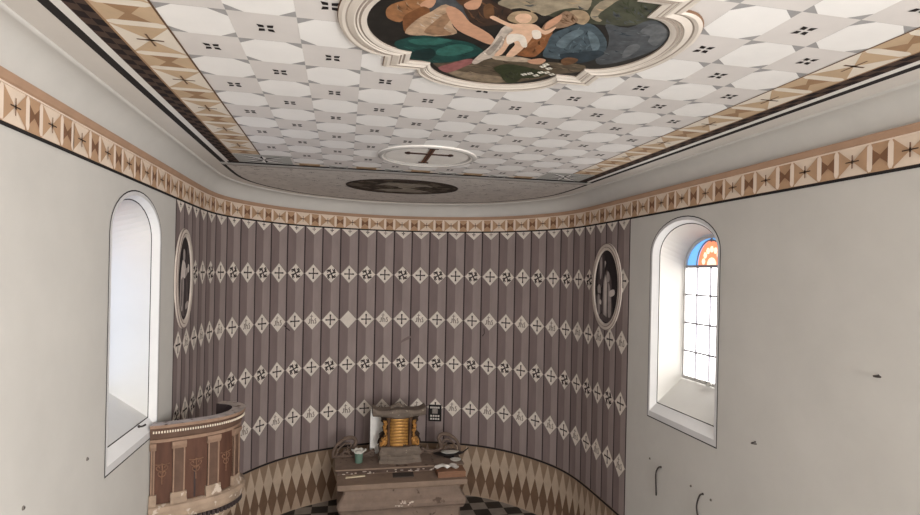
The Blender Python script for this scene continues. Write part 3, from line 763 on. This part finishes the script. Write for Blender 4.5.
oval(1, 7.965, 4.335, .49, .675, 'oval grey painting of a robed saint with raised hand on the right wall', [
    ('gris_low', [(.8, .1), (.6, .8), (.25, .92), (.1, .5), (.4, .2)]),
    ('gris_mid', [(.62, .72), (.34, .88), (.28, .4), (.36, .0), (.68, .05)]),
    ('gris_light', [(.56, .70), (.40, .80), (.38, .4), (.52, .2)]),
    ('gris_mid', [(.25, .2), (-.05, .46), (-.42, .2), (-.5, -.3), (-.55, -.8), (.05, -.95), (.35, -.6), (.25, -.1)]),
    ('gris_light', [(.2, .15), (.05, .34), (-.14, .1), (-.1, -.82), (.16, -.86), (.24, -.2)]),
    ('gris_white', [(.12, .15), (.02, .28), (-.06, .0), (-.02, -.7), (.08, -.72), (.14, -.2)]),
    ('gris_light', [(-.2, .12), (-.38, -.1), (-.46, -.72), (-.22, -.80), (-.18, -.2)]),
    ('gris_low', [(-.12, .1), (-.18, .1), (-.2, -.7), (-.14, -.7)]),
    ('gris_white', [(.10, .52), (.02, .66), (.14, .70), (.10, .36), (-.02, .2), (.08, .2)]),
    ('gris_light', [(-.08, .40), (-.26, .38), (-.30, .18), (-.12, .14)]),
    ('gris_white', [(-.3, -.12), (-.68, -.06), (-.72, -.2), (-.34, -.26)]),
    ('gris_light', [(.72, -.02), (.52, .06), (.42, -.16), (.62, -.26)]),
    ('gris_mid', [(.8, -.25), (.45, -.2), (.3, -.6), (.55, -.85), (.78, -.6)]),
    ('gris_light', [(.70, -.28), (.52, -.26), (.46, -.72), (.62, -.76)]),
    ('gris_white', [(.5, -.36), (.36, -.4), (.38, -.5), (.54, -.46)]),
    ('gris_mid', [(.3, -.74), (.5, -.88), (-.2, -.97), (-.5, -.84), (-.1, -.82)])])

# ------------------------------------------------------------------ pulpit
mat('pulpit_red', (90, 62, 50), var=0.22, scale=5, rough=0.7, stretch=(3, 3, 0.6)); mat('pulpit_brown', (98, 76, 64), var=0.2, scale=6, rough=0.7)
mat('pulpit_edge', (148, 122, 104), var=0.15, scale=9); mat('pulpit_worn', (188, 176, 168), var=0.25, scale=12, spot=(110, 90, 80), spot_scale=10, spot_at=0.58)
mat('pulpit_base', (158, 138, 120), var=0.2, scale=7, spot=(196, 182, 168), spot_scale=12, spot_at=0.6); mat('pulpit_dark', (66, 56, 56), var=0.2)
mat('bead', (226, 214, 196), var=0.1); mat('old_gold', (126, 94, 74), var=0.3, scale=20, rough=0.5)
PC = spline([(-3.0, 6.53, 0), (-2.88, 6.56, 0), (-2.72, 6.625, 0), (-2.56, 6.70, 0), (-2.40, 6.80, 0), (-2.285, 6.93, 0), (-2.225, 7.08, 0), (-2.215, 7.22, 0), (-2.255, 7.36, 0), (-2.36, 7.47, 0), (-2.50, 7.53, 0)], 6)
NP_ = len(PC); plen = [0]
for a, b in zip(PC[:-1], PC[1:]): plen.append(plen[-1]+(b-a).length)
def pc(s, off, z):
    """point on the pulpit front: s in metres along its curve, off outwards"""
    s = max(0, min(plen[-1]-1e-6, s)); k = max(i for i in range(NP_-1) if plen[i] <= s)
    t = (s-plen[k])/(plen[k+1]-plen[k]); p = PC[k].lerp(PC[k+1], t)
    d0 = PC[min(k+1, NP_-1)]-PC[max(k-1, 0)]; d1 = PC[min(k+2, NP_-1)]-PC[k]
    d = (d0.lerp(d1, t)).normalized()
    return Vector((max(-2.996, p.x+d.y*off), p.y-d.x*off, z))
PS = [plen[-1]*k/60 for k in range(61)]
def sweep(mb, prof, mt, s0=None, s1=None, n=60, matfn=None):
    s0 = 0 if s0 is None else s0; s1 = plen[-1] if s1 is None else s1
    mb.loft([[pc(s0+(s1-s0)*k/n, o, z) for o, z in prof] for k in range(n+1)], mt, smooth=False, matfn=matfn)
t = thing('pulpit', 'dark red-brown curved wooden pulpit on the left wall, beaded rim and pale worn base', 'pulpit', (-2.7, 7.0, 1.9))
mb = MB(); sweep(mb, [(0, 1.90), (0, 2.62), (-.06, 2.62), (-.06, 1.90)], 'pulpit_red', matfn=lambda a, b: 'pulpit_red' if b == 0 else 'pulpit_dark')
sweep(mb, [(.002, 1.94), (.002, 2.25), (.0, 2.25), (.0, 1.94)], 'pulpit_dark', 0.437, 0.457, 2)
mb.build('body', t)
mb = MB(); cpf = [(0, 2.595), (.018, 2.60), (.022, 2.635), (.034, 2.655), (.036, 2.70), (.050, 2.705), (.052, 2.75), (.066, 2.765), (.070, 2.80), (-.085, 2.80), (-.085, 2.60)]
cm = ['pulpit_edge', 'pulpit_edge', 'pulpit_brown', 'pulpit_brown', 'pulpit_brown', 'pulpit_brown', 'pulpit_brown', 'pulpit_edge', 'pulpit_worn', 'pulpit_dark', 'pulpit_dark']
sweep(mb, cpf, 'pulpit_brown', matfn=lambda a, b: cm[b])
n = 46
for k in range(n):
    s = .03+(plen[-1]-.45)*k/n
    a = [pc(s+ds, o, z) for o in (.050, .062) for ds, z in ((0, 2.712), (.013, 2.712), (.013, 2.735), (0, 2.735))]
    mb.prism(a[:4], a[4:], 'bead')
mb.build('cornice', t)
for s0, s1 in ((0.012, 0.05), (0.221, 0.34), (0.575, 0.696), (0.913, 1.042)):
    mb = MB()
    sweep(mb, [(0, 1.95), (.022, 1.95), (.022, 2.60), (0, 2.60)], 'pulpit_brown', s0, s1, 4)
    for a, b in ((s0, s0+.014), (s1-.014, s1)): sweep(mb, [(.0, 1.95), (.034, 1.95), (.034, 2.57), (0, 2.57)], 'pulpit_edge', a, b, 1)
    p = mb.build('pilaster', t)
    mb = MB(); sweep(mb, [(0, 2.52), (.03, 2.52), (.05, 2.56), (.05, 2.60), (0, 2.60)], 'pulpit_edge', s0-.012, s1+.012, 4); mb.build('capital', p)
    mb = MB(); sweep(mb, [(0, 1.93), (.06, 1.93), (.055, 1.96), (.04, 1.985), (.036, 2.04), (0, 2.04)], 'pulpit_base', s0-.02, s1+.02, 4); mb.build('plinth', p)
for s in (0.119, 0.457, 0.809):
    mb = MB()
    def vine(pts, r): mb.tube([pc(s+u, .003, 2.27+z) for u, z in [(p.x, p.y) for p in spline([(a, b, 0) for a, b in pts], 4)]], r, 'old_gold', 5)
    vine(((0, -.13), (0, -.06), (.004, .02), (0, .10)), .006)
    vine(((-.075, .095), (-.03, .085), (0, .09), (.03, .085), (.075, .095)), .006)
    for k in (-1, 1):
        vine(((0, -.05), (k*.03, -.03), (k*.035, .0), (k*.015, .01), (k*.012, -.008)), .005)
        vine(((0, .01), (k*.045, .03), (k*.055, .06), (k*.03, .07), (k*.025, .05)), .005)
    o = mb.build('ornament', t); o['label'] = 'worn gilt ornament'
mb = MB(); sweep(mb, [(-.06, 1.93), (.035, 1.935), (.075, 1.915), (.085, 1.87), (.075, 1.80), (.055, 1.765), (.035, 1.755), (-.06, 1.755)], 'pulpit_base', 0, plen[-1]-.1)
mb.build('base', t)
mb = MB()
for k in range(26):
    s = .05+(plen[-1]-.35)*k/26
    a = [pc(s+ds, o, z) for z in (1.70, 1.754) for ds, o in ((0, .0), (.028, .0), (.028, .05), (0, .05))]
    mb.prism(a[:4], a[4:], 'pulpit_dark')
mb.build('dentils', t)
mb = MB(); rings = []
for z, sc in ((1.752, .985), (1.62, .95), (1.45, .8), (1.25, .55), (1.08, .3), (.95, .1)):
    rings.append([(-2.997+(p.x+2.997)*sc, 7.12+(p.y-7.12)*sc, z) for p in PC] + [(-2.997, 7.12+(7.53-7.12)*sc, z)])
mb.loft(rings[::-1], 'pulpit_base'); mb.build('corbel', t)

# ------------------------------------------------------------------ altar
mat('altar_grey', (136, 118, 106), var=0.16, scale=5, rough=0.9, bump=0.3, spot=(96, 80, 70), spot_scale=7, spot_at=0.63)
mat('altar_top', (144, 124, 109), var=0.14, scale=5, bump=0.2); mat('altar_dark', (88, 72, 64), var=0.25, scale=8)
mat('plaster_chip', (214, 200, 188), var=0.1); mat('scroll_grey', (112, 96, 86), var=0.2, scale=10)
AX = 0.05
def rr(hx, yf, yb, z, c=0.03): return [(AX-hx, yf+c, z), (AX-hx+c, yf, z), (AX+hx-c, yf, z), (AX+hx, yf+c, z), (AX+hx, yb, z), (AX-hx, yb, z)]
t = thing('altar', 'weathered grey stone altar with a flared front and a scroll at each end', 'altar', (AX, 9.9, 0))
mb = MB()
mb.loft([rr(h, y, 10.6, z) for z, h, y in ((0, 1.0, 9.36), (.50, 1.0, 9.36), (.505, 1.045, 9.29), (.545, 1.06, 9.27), (.56, 1.03, 9.30), (.585, 1.075, 9.235), (.64, 1.085, 9.225), (.69, 1.065, 9.25), (.74, 1.02, 9.30), (.80, .985, 9.34), (.86, .975, 9.35))], 'altar_grey')
mb.build('pedestal', t)
mb = MB()
mb.loft([rr(h, y, 10.6, z, .012) for z, h, y in ((.86, .99, 9.33), (.885, 1.0, 9.32), (.90, 1.05, 9.26), (.915, 1.085, 9.235), (.99, 1.09, 9.23), (1.0, 1.085, 9.235))], 'altar_top')
mb.build('mensa', t)
mb = MB()
mb.loft([rr(h, y, 10.6, z, .012) for z, h, y in ((1.0, 1.10, 9.715), (1.01, 1.10, 9.71), (1.06, 1.10, 9.71), (1.075, 1.125, 9.69), (1.10, 1.125, 9.69))], 'altar_grey', matfn=lambda a, b: 'altar_dark' if a in (1, 2) else 'altar_top')
random.seed(3)
for k in range(26):
    x = AX+random.uniform(-1.0, .95); mb.ball((x, 9.705, 1.0+random.uniform(.01, .055)), (random.uniform(.01, .045), .008, .008), 'plaster_chip', 6, 4)
mb.build('gradine', t)
mb = MB(); random.seed(5)
for k in range(16):
    a = random.uniform(0, 2*pi); r = random.uniform(0, 1)
    mb.ball((AX+.02+.17*r*cos(a), 9.245, .645+.05*r*sin(a)), (random.uniform(.015, .04), .022, random.uniform(.012, .024)), 'plaster_chip', 7, 5, .15)
o = mb.build('rosette', t); o['label'] = 'chipped pale plaster rosette'
def scroll(sx):
    y = 10.33; c = AX+.0
    P = lambda a, b: (c+sx*a, y, 1.10+b)
    mb = MB()
    main = spline([P(1.17, .0), P(1.165, .10), P(1.12, .21), P(1.03, .30), P(.92, .355), P(.81, .35), P(.765, .28), P(.80, .19), P(.82, .11), P(.76, .055), P(.66, .035), P(.54, .06), P(.43, .12)], 5)
    n = len(main); mb.tube(main, [.024+.012*sin(pi*k/n) for k in range(n)], 'scroll_grey', 8)
    mb.tube(spline([P(1.12, .0), P(1.10, .10), P(1.04, .19), P(.95, .255), P(.87, .25), P(.85, .20), P(.89, .17), P(.92, .20)], 5), .018, 'scroll_grey', 7)
    mb.tube([P(1.18, .022), P(.45, .022)], .03, 'scroll_grey', 6)
    mb.tube(spline([P(1.05, .03), P(.98, .10), P(.90, .09), P(.88, .04)], 5), .02, 'scroll_grey', 6)
    for a, b, r in ((.96, .125, .030), (.90, .115, .026), (1.0, .06, .03), (.70, .04, .035), (.59, .05, .03), (.48, .09, .035), (.45, .05, .04)): mb.ball(P(a, b), (r*1.2, .03, r), 'scroll_grey', 8, 6, .1)
    mb.build('scroll', t)
scroll(-1); scroll(1)

# ------------------------------------------------------------------ tabernacle
mat('tab_grey', (120, 108, 98), var=0.2, scale=7, bump=0.2, spot=(158, 146, 132), spot_scale=12, spot_at=0.62); mat('tab_dark', (58, 46, 38), var=0.25, scale=9)
mat('gilt', (186, 140, 78), var=0.25, scale=16, rough=0.42, metal=0.55); mat('gilt_worn', (176, 128, 70), var=0.35, scale=18, rough=0.5, metal=0.3, spot=(70, 52, 40), spot_scale=16, spot_at=0.56)
mat('gilt_line', (128, 86, 40), var=0.2, rough=0.5); mat('tab_wood', (96, 72, 54), var=0.2, scale=9)
TX, TY = 0.055, 9.88
t = thing('tabernacle', 'old altar tabernacle with a golden ribbed door under a broken grey canopy', 'tabernacle', (TX, TY+.2, 1.1))
def plan(hx, yf, bow, yb, z, n=12):
    pts = []
    for k in range(n+1):
        u = -1+2*k/n; b = bow*max(0, cos(u*pi*.75)) if abs(u) < .667 else 0
        pts.append((TX+hx*u, yf-b, z))
    return pts+[(TX+hx, yb, z), (TX-hx, yb, z)]
mb = MB(); mb.loft([plan(h, y, .05, 10.32, z) for z, h, y in ((1.10, .375, TY), (1.16, .375, TY), (1.175, .36, TY+.015), (1.23, .35, TY+.02), (1.25, .365, TY), (1.30, .375, TY-.01), (1.325, .36, TY+.01), (1.37, .34, TY+.03), (1.39, .35, TY+.02))], 'tab_grey'); mb.build('base', t)
mb = MB(); mb.box(TX-.235, TX+.235, TY+.10, 10.30, 1.39, 1.92, 'tab_dark'); mb.build('case', t)
mb = MB(); rows = []
for k in range(37):
    z = 1.40+.49*k/36; rip = .007*abs(sin(k*pi/4))
    rows.append([(TX-.028+(.165)*u, TY+.10-(.075+rip)*sqrt(max(0, 1-(u*.93)**2)), z) for u in [-1+2*j/16 for j in range(17)]])
mb.grid(rows, 'gilt', smooth=True, matfn=lambda a, b: 'gilt_line' if a % 4 == 3 else 'gilt')
mb.grid([[(TX-.028+.165*u, TY+.10-.082*sqrt(max(0, 1-(u*.93)**2))-.004, z) for u in [-1+2*j/16 for j in range(17)]] for z in (1.40, 1.425)], 'gilt_worn')
o = mb.build('door', t); o['label'] = 'golden ribbed curved door'
for s in (-1, 1):
    mb = MB(); cx = TX-.02+s*.195
    mb.lathe([(.001, 0), (.036, 0), (.036, .03), (.026, .045), (.024, .25), (.022, .42), (.032, .445), (.036, .46), (.036, .52), (.001, .52)], (cx, TY+.06, 1.39), 'tab_wood', 12); mb.build('column', t)
    mb = MB()
    for a, b, rx, rz in ((.26, .08, .05, .07), (.29, .05, .04, .04), (.30, .12, .035, .05), (.25, .18, .035, .05), (.245, .27, .03, .045), (.26, .34, .03, .035), (.285, .36, .022, .03), (.25, .41, .035, .04), (.275, .44, .024, .03), (.235, .13, .03, .05), (.32, .03, .03, .03)):
        mb.ball((TX-.02+s*a, TY+.05, 1.39+b), (rx, .035, rz), 'gilt_worn', 9, 7, .12)
    mb.tube(spline([(TX-.02+s*a, TY+.02, 1.39+b) for a, b in ((.34, .02), (.33, .11), (.27, .16), (.25, .24), (.28, .31), (.25, .38), (.25, .47))], 5), .018, 'gilt_worn', 7)
    o = mb.build('side_ornament', t); o['label'] = 'worn gilt scrollwork'
    # jagged carved wing behind
    mb = MB(); w = [(.22, 0), (.40, .0), (.385, .06), (.36, .10), (.37, .16), (.33, .20), (.30, .22), (.315, .28), (.29, .33), (.31, .38), (.34, .40), (.33, .45), (.36, .50), (.22, .52)]
    mb.prism([(TX+s*a, TY+.24, 1.39+b) for a, b in w], [(TX+s*a, TY+.30, 1.39+b) for a, b in w], 'tab_dark'); mb.build('wing', t)
mb = MB(); rings = []
for k in range(25):
    u = -1+2*k/24; x = TX-.03+.47*u
    zt = 2.055+.018*cos(u*5.2)+.03*max(0, abs(u)-.82)/.18; zb = 1.905+.03*u*u-.012*cos(u*5.2)+.03*max(0, abs(u)-.7)
    yf = TY-.05-.05*max(0, cos(u*2.4))+.10*max(0, abs(u)-.8)
    rings.append([(x, yf+.06, zb), (x, yf+.02, zb+.03), (x, yf, zt-.05), (x, yf+.012, zt-.02), (x, yf+.03, zt), (x, yf+.3, zt+.01), (x, yf+.36, zb)])
mb.loft(rings, 'tab_grey', smooth=False)
mb.build('canopy', t)
mb = MB(); random.seed(11)
for a, b, r in ((-.13, .02, .03), (-.08, .035, .04), (-.02, .05, .045), (.02, .03, .04), (.06, .02, .035)): mb.ball((TX-.03+a, TY+.10, 2.065+b), (r*1.3, .04, r), 'tab_grey', 8, 6, .25)
mb.tube([(TX-.02, TY+.1, 2.09), (TX-.05, TY+.1, 2.15), (TX-.03, TY+.1, 2.17)], .012, 'tab_grey', 6)
mb.tube([(TX+.02, TY+.1, 2.09), (TX+.06, TY+.1, 2.12), (TX+.09, TY+.1, 2.09)], .010, 'tab_grey', 6)
o = mb.build('crest', t); o['label'] = 'broken stub of a carved crest'

# ------------------------------------------------------------------ things on and around the altar
mat('paper_white', (252, 250, 246), var=0.03); mat('pot_green', (104, 130, 116), var=0.12, scale=12, rough=0.6); mat('enamel', (222, 220, 212), var=0.08, scale=14)
mb = MB(); b0 = [(-.455, 10.46, 1.10), (-.20, 10.46, 1.10), (-.20, 10.475, 1.10), (-.455, 10.475, 1.10)]
mb.prism(b0, [(x, y+.03, 1.93) for x, y, z in b0], 'paper_white')
tag(mb.build('white_board'), 'tall narrow white board standing behind the golden tabernacle', 'board')

t = thing('flower_pot', 'small green pot with a white crumpled rim at the left end of the altar', 'pot', (-.67, 10.02, 1.1))
mb = MB(); mb.lathe([(.001, 0), (.062, 0), (.066, .01), (.070, .10), (.076, .19), (.066, .19), (.06, .12), (.001, .10)], (-.67, 10.02, 1.10), 'pot_green', 20); mb.build('body', t)
mb = MB(); rows = []
for r, z in ((.062, .17), (.080, .195), (.098, .22), (.118, .226), (.124, .212)):
    rows.append([(-.67+r*(1+.10*sin(5*a)+.06*sin(9*a+1))*cos(a), 10.02+r*(1+.10*sin(5*a)+.06*sin(9*a+1))*sin(a), 1.10+z+.014*sin(7*a)*(r/.13)) for a in [2*pi*k/36 for k in range(36)]])
mb.grid(rows, 'enamel', closed=True); mb.ball((-.67, 10.02, 1.285), (.08, .08, .03), 'enamel', 12, 6, .12)
o = mb.build('rim', t); o['label'] = 'white crumpled rim'

mat('tray_black', (40, 34, 32), rough=0.6, var=0.2)
t = thing('serving_dish', 'oval white dish on a dark footed tray at the right end of the altar', 'dish', (.99, 10.14, 1.1))
mb = MB(); mb.lathe([(.001, 0), (.10, 0), (.09, .015), (.05, .03), (.001, .03)], (.98, 10.12, 1.1), 'tray_black', 16)
rows = [[(.97+r*1.5*cos(a), 10.12+r*.62*sin(a), 1.1+z+.02*(cos(a)**2)) for a in [2*pi*k/28 for k in range(28)]] for r, z in ((.03, .025), (.12, .03), (.19, .045), (.195, .05), (.12, .042), (.02, .04))]
mb.loft(rows, 'tray_black', smooth=True)
mb.tube([(1.18, 10.10, 1.155), (1.27, 10.13, 1.18), (1.36, 10.18, 1.225)], [.014, .012, .010], 'tray_black', 7)
mb.build('tray', t)
mb = MB(); mb.loft([[(1.0+r*1.25*cos(a), 10.15+r*.62*sin(a), 1.1+z) for a in [2*pi*k/28 for k in range(28)]] for r, z in ((.06, .048), (.10, .055), (.135, .082), (.14, .088), (.10, .078), (.02, .072))], 'enamel', smooth=True); mb.build('dish', t)
mb = MB(); mb.lathe([(.001, 0), (.05, 0), (.085, .016), (.10, .028), (.094, .030), (.06, .018), (.001, .014)], (1.055, 9.88, 1.10), 'enamel', 20)
tag(mb.build('saucer'), 'small round pale saucer lying in front of the oval white dish', 'saucer')

mat('box_wood', (136, 100, 78), var=0.16, scale=7, rough=0.6, stretch=(1, 8, 8)); mat('box_dark', (84, 58, 46), var=0.1)
t = thing('wooden_box', 'flat brown wooden box on the right front corner of the altar', 'box', (.89, 9.48, 1.0))
mb = MB(); mb.box(.645, 1.125, 9.335, 9.63, 1.001, 1.085, 'box_wood'); mb.build('body', t)
mb = MB(); mb.prism([(.64, 9.33, 1.088), (1.13, 9.33, 1.088), (1.13, 9.635, 1.088), (.64, 9.635, 1.088)], [(.65, 9.34, 1.105), (1.12, 9.34, 1.105), (1.12, 9.625, 1.105), (.65, 9.625, 1.105)], 'box_wood'); mb.build('lid', t)
mat('cloth_white', (236, 232, 226), var=0.05, scale=8)
mb = MB(); random.seed(21); nx, ny = 18, 10
def cloth(i, j):
    u, v = i/nx, j/ny; x = .625+.40*u; y = 9.46+.17*v
    e = min(u, 1-u)*3; h = .012+.045*abs(sin(7*u+2*v))*min(1, e+.25)*(.5+.5*sin(5*v+3*u))+.03*min(1, e)*sin(pi*v)
    return (x+.02*sin(9*v+4*u), y+.025*sin(6*u), 1.106+max(.003, h))
top = [[cloth(i, j) for i in range(nx+1)] for j in range(ny+1)]
mb.grid(top, 'cloth_white')
mb.grid([[(p[0], p[1], max(1.1055, p[2]-.012)) for p in r] for r in top][::-1], 'cloth_white')
tag(mb.build('crumpled_cloth'), 'crumpled white cloth lying on the flat brown wooden box', 'cloth')
mat('slate', (74, 66, 62), var=0.15, scale=10)
mb = MB(); mb.prism([(-.11, 9.47, 1.001), (.25, 9.47, 1.001), (.26, 9.675, 1.001), (-.10, 9.675, 1.001)], [(-.105, 9.475, 1.012), (.245, 9.475, 1.012), (.255, 9.67, 1.012), (-.095, 9.67, 1.012)], 'slate')
tag(mb.build('stone_slab'), 'dark flat stone slab set on the altar top before the tabernacle', 'slab')
mat('paper_yellow', (214, 200, 172), var=0.08, scale=9)
mb = MB(); mb.prism([(-.90, 9.55, 1.001), (-.57, 9.585, 1.001), (-.57, 9.64, 1.001), (-.89, 9.615, 1.001)], [(-.90, 9.555, 1.012), (-.57, 9.59, 1.022), (-.575, 9.635, 1.020), (-.89, 9.61, 1.012)], 'paper_yellow')
tag(mb.build('paper_strip'), 'pale folded paper strip lying on the left of the altar top', 'paper')

# hymn number board on the apse wall
mat('board_black', (30, 27, 27), rough=0.6, var=0.1); mat('number_white', (218, 212, 204), var=0.05); mat('board_print', (150, 142, 136), var=0.2, scale=30)
q0 = 18.50; px, py = wallpt(q0, .012); a = wallpt(q0-.3); b = wallpt(q0+.3); l = hypot(b[0]-a[0], b[1]-a[1]); tx, ty = (b[0]-a[0])/l, (b[1]-a[1])/l; nx_, ny_ = ty, -tx
t = thing('hymn_board', 'small black hymn number board with white squares on the apse wall', 'board', (px, py, 1.63))
def hb(u0, u1, z0, z1, d0, d1): return [[(px+tx*u+nx_*d, py+ty*u+ny_*d, z) for u, z in ((u0, z0), (u1, z0), (u1, z1), (u0, z1))] for d in (d0, d1)]
mb = MB(); mb.prism(*hb(-.13, .13, 1.465, 1.795, .0, .022), 'board_black'); 
for r_ in ((-.13, -.118, 1.465, 1.795), (.118, .13, 1.465, 1.795), (-.13, .13, 1.465, 1.477), (-.13, .13, 1.783, 1.795)): mb.prism(*hb(*r_, .02, .032), 'board_black')
mb.build('panel', t)
tiles = [(-.095+.05*k, .036, z, .034) for z in (1.495, 1.555) for k in range(4)] + [(-.098+.04*k, .03, 1.725, .035) for k in range(5)]
for u, du, z, dz in tiles:
    mb = MB(); mb.prism(*hb(u, u+du, z, z+dz, .022, .028), 'number_white'); o = mb.build('number_tile', t); o['label'] = 'small white number tile'
mb = MB(); mb.prism(*hb(-.055, .055, 1.62, 1.715, .022, .026), 'board_print'); mb.build('printed_card', t)

# ------------------------------------------------------------------ hooks, wires and nails in the walls
mat('iron', (62, 56, 54), rough=0.6, var=0.15); mat('plug_grey', (120, 114, 108))
def wire(pts, rad, label, name='cable_end', cat='cable', mt='iron'):
    mb = MB(); mb.tube(spline(pts, 5), rad, mt, 6); mb.ball(pts[0], rad*1.5, mt, 8, 6)
    return tag(mb.build(name), label, cat)
wire([(3.0, 6.39, 2.088), (2.975, 6.41, 2.075), (2.97, 6.455, 2.0), (2.975, 6.465, 1.9), (2.985, 6.465, 1.70)], .010, 'straight grey cable end hanging from the right wall below the window sill')
wire([(3.0, 5.547, 2.077), (2.975, 5.565, 2.06), (2.97, 5.60, 1.98), (2.97, 5.615, 1.90), (2.975, 5.60, 1.82), (2.985, 5.56, 1.74)], .010, 'curved dark cable end hanging low on the right wall, nearest the viewer')
wire([(3.0, 3.49, 3.785), (2.95, 3.485, 3.785), (2.94, 3.45, 3.785), (2.94, 3.42, 3.79)], .007, 'bent iron hook high on the bare right wall', 'hook', 'hook')
wire([(3.0, 4.76, 2.90), (2.95, 4.755, 2.892), (2.945, 4.72, 2.895), (2.945, 4.68, 2.905)], .006, 'small bent iron hook on the right wall at the level of the window sill', 'hook', 'hook')
wire([(-3.0, 6.185, 2.876), (-2.97, 6.19, 2.876), (-2.95, 6.22, 2.885)], .010, 'small iron hook at the corner of the left window sill by the pulpit', 'hook', 'hook')
def plug(x, y, z, label):
    s = 1 if x < 0 else -1
    mb = MB(); r = .016
    mb.prism([(x, y+a, z+b) for a, b in ell(0, 0, r, r, 10)], [(x+s*.008, y+a, z+b) for a, b in ell(0, 0, r*.8, r*.8, 10)], 'plug_grey'); mb.ball((x+s*.008, y, z), .007, 'iron', 6, 4)
    tag(mb.build('wall_plug'), label, 'wall plug')
plug(-3.0, 5.014, 2.934, 'dark wall plug on the left wall just beside the window')
plug(-3.0, 4.097, 2.921, 'dark wall plug at the lower left edge of the left wall')
plug(3.0, 6.653, 2.11, 'wall plug above the straight cable end on the right wall')
plug(3.0, 5.768, 2.083, 'wall plug between the two hanging cable ends')
plug(3.0, 5.408, 2.066, 'wall plug to the right of the curved cable end')
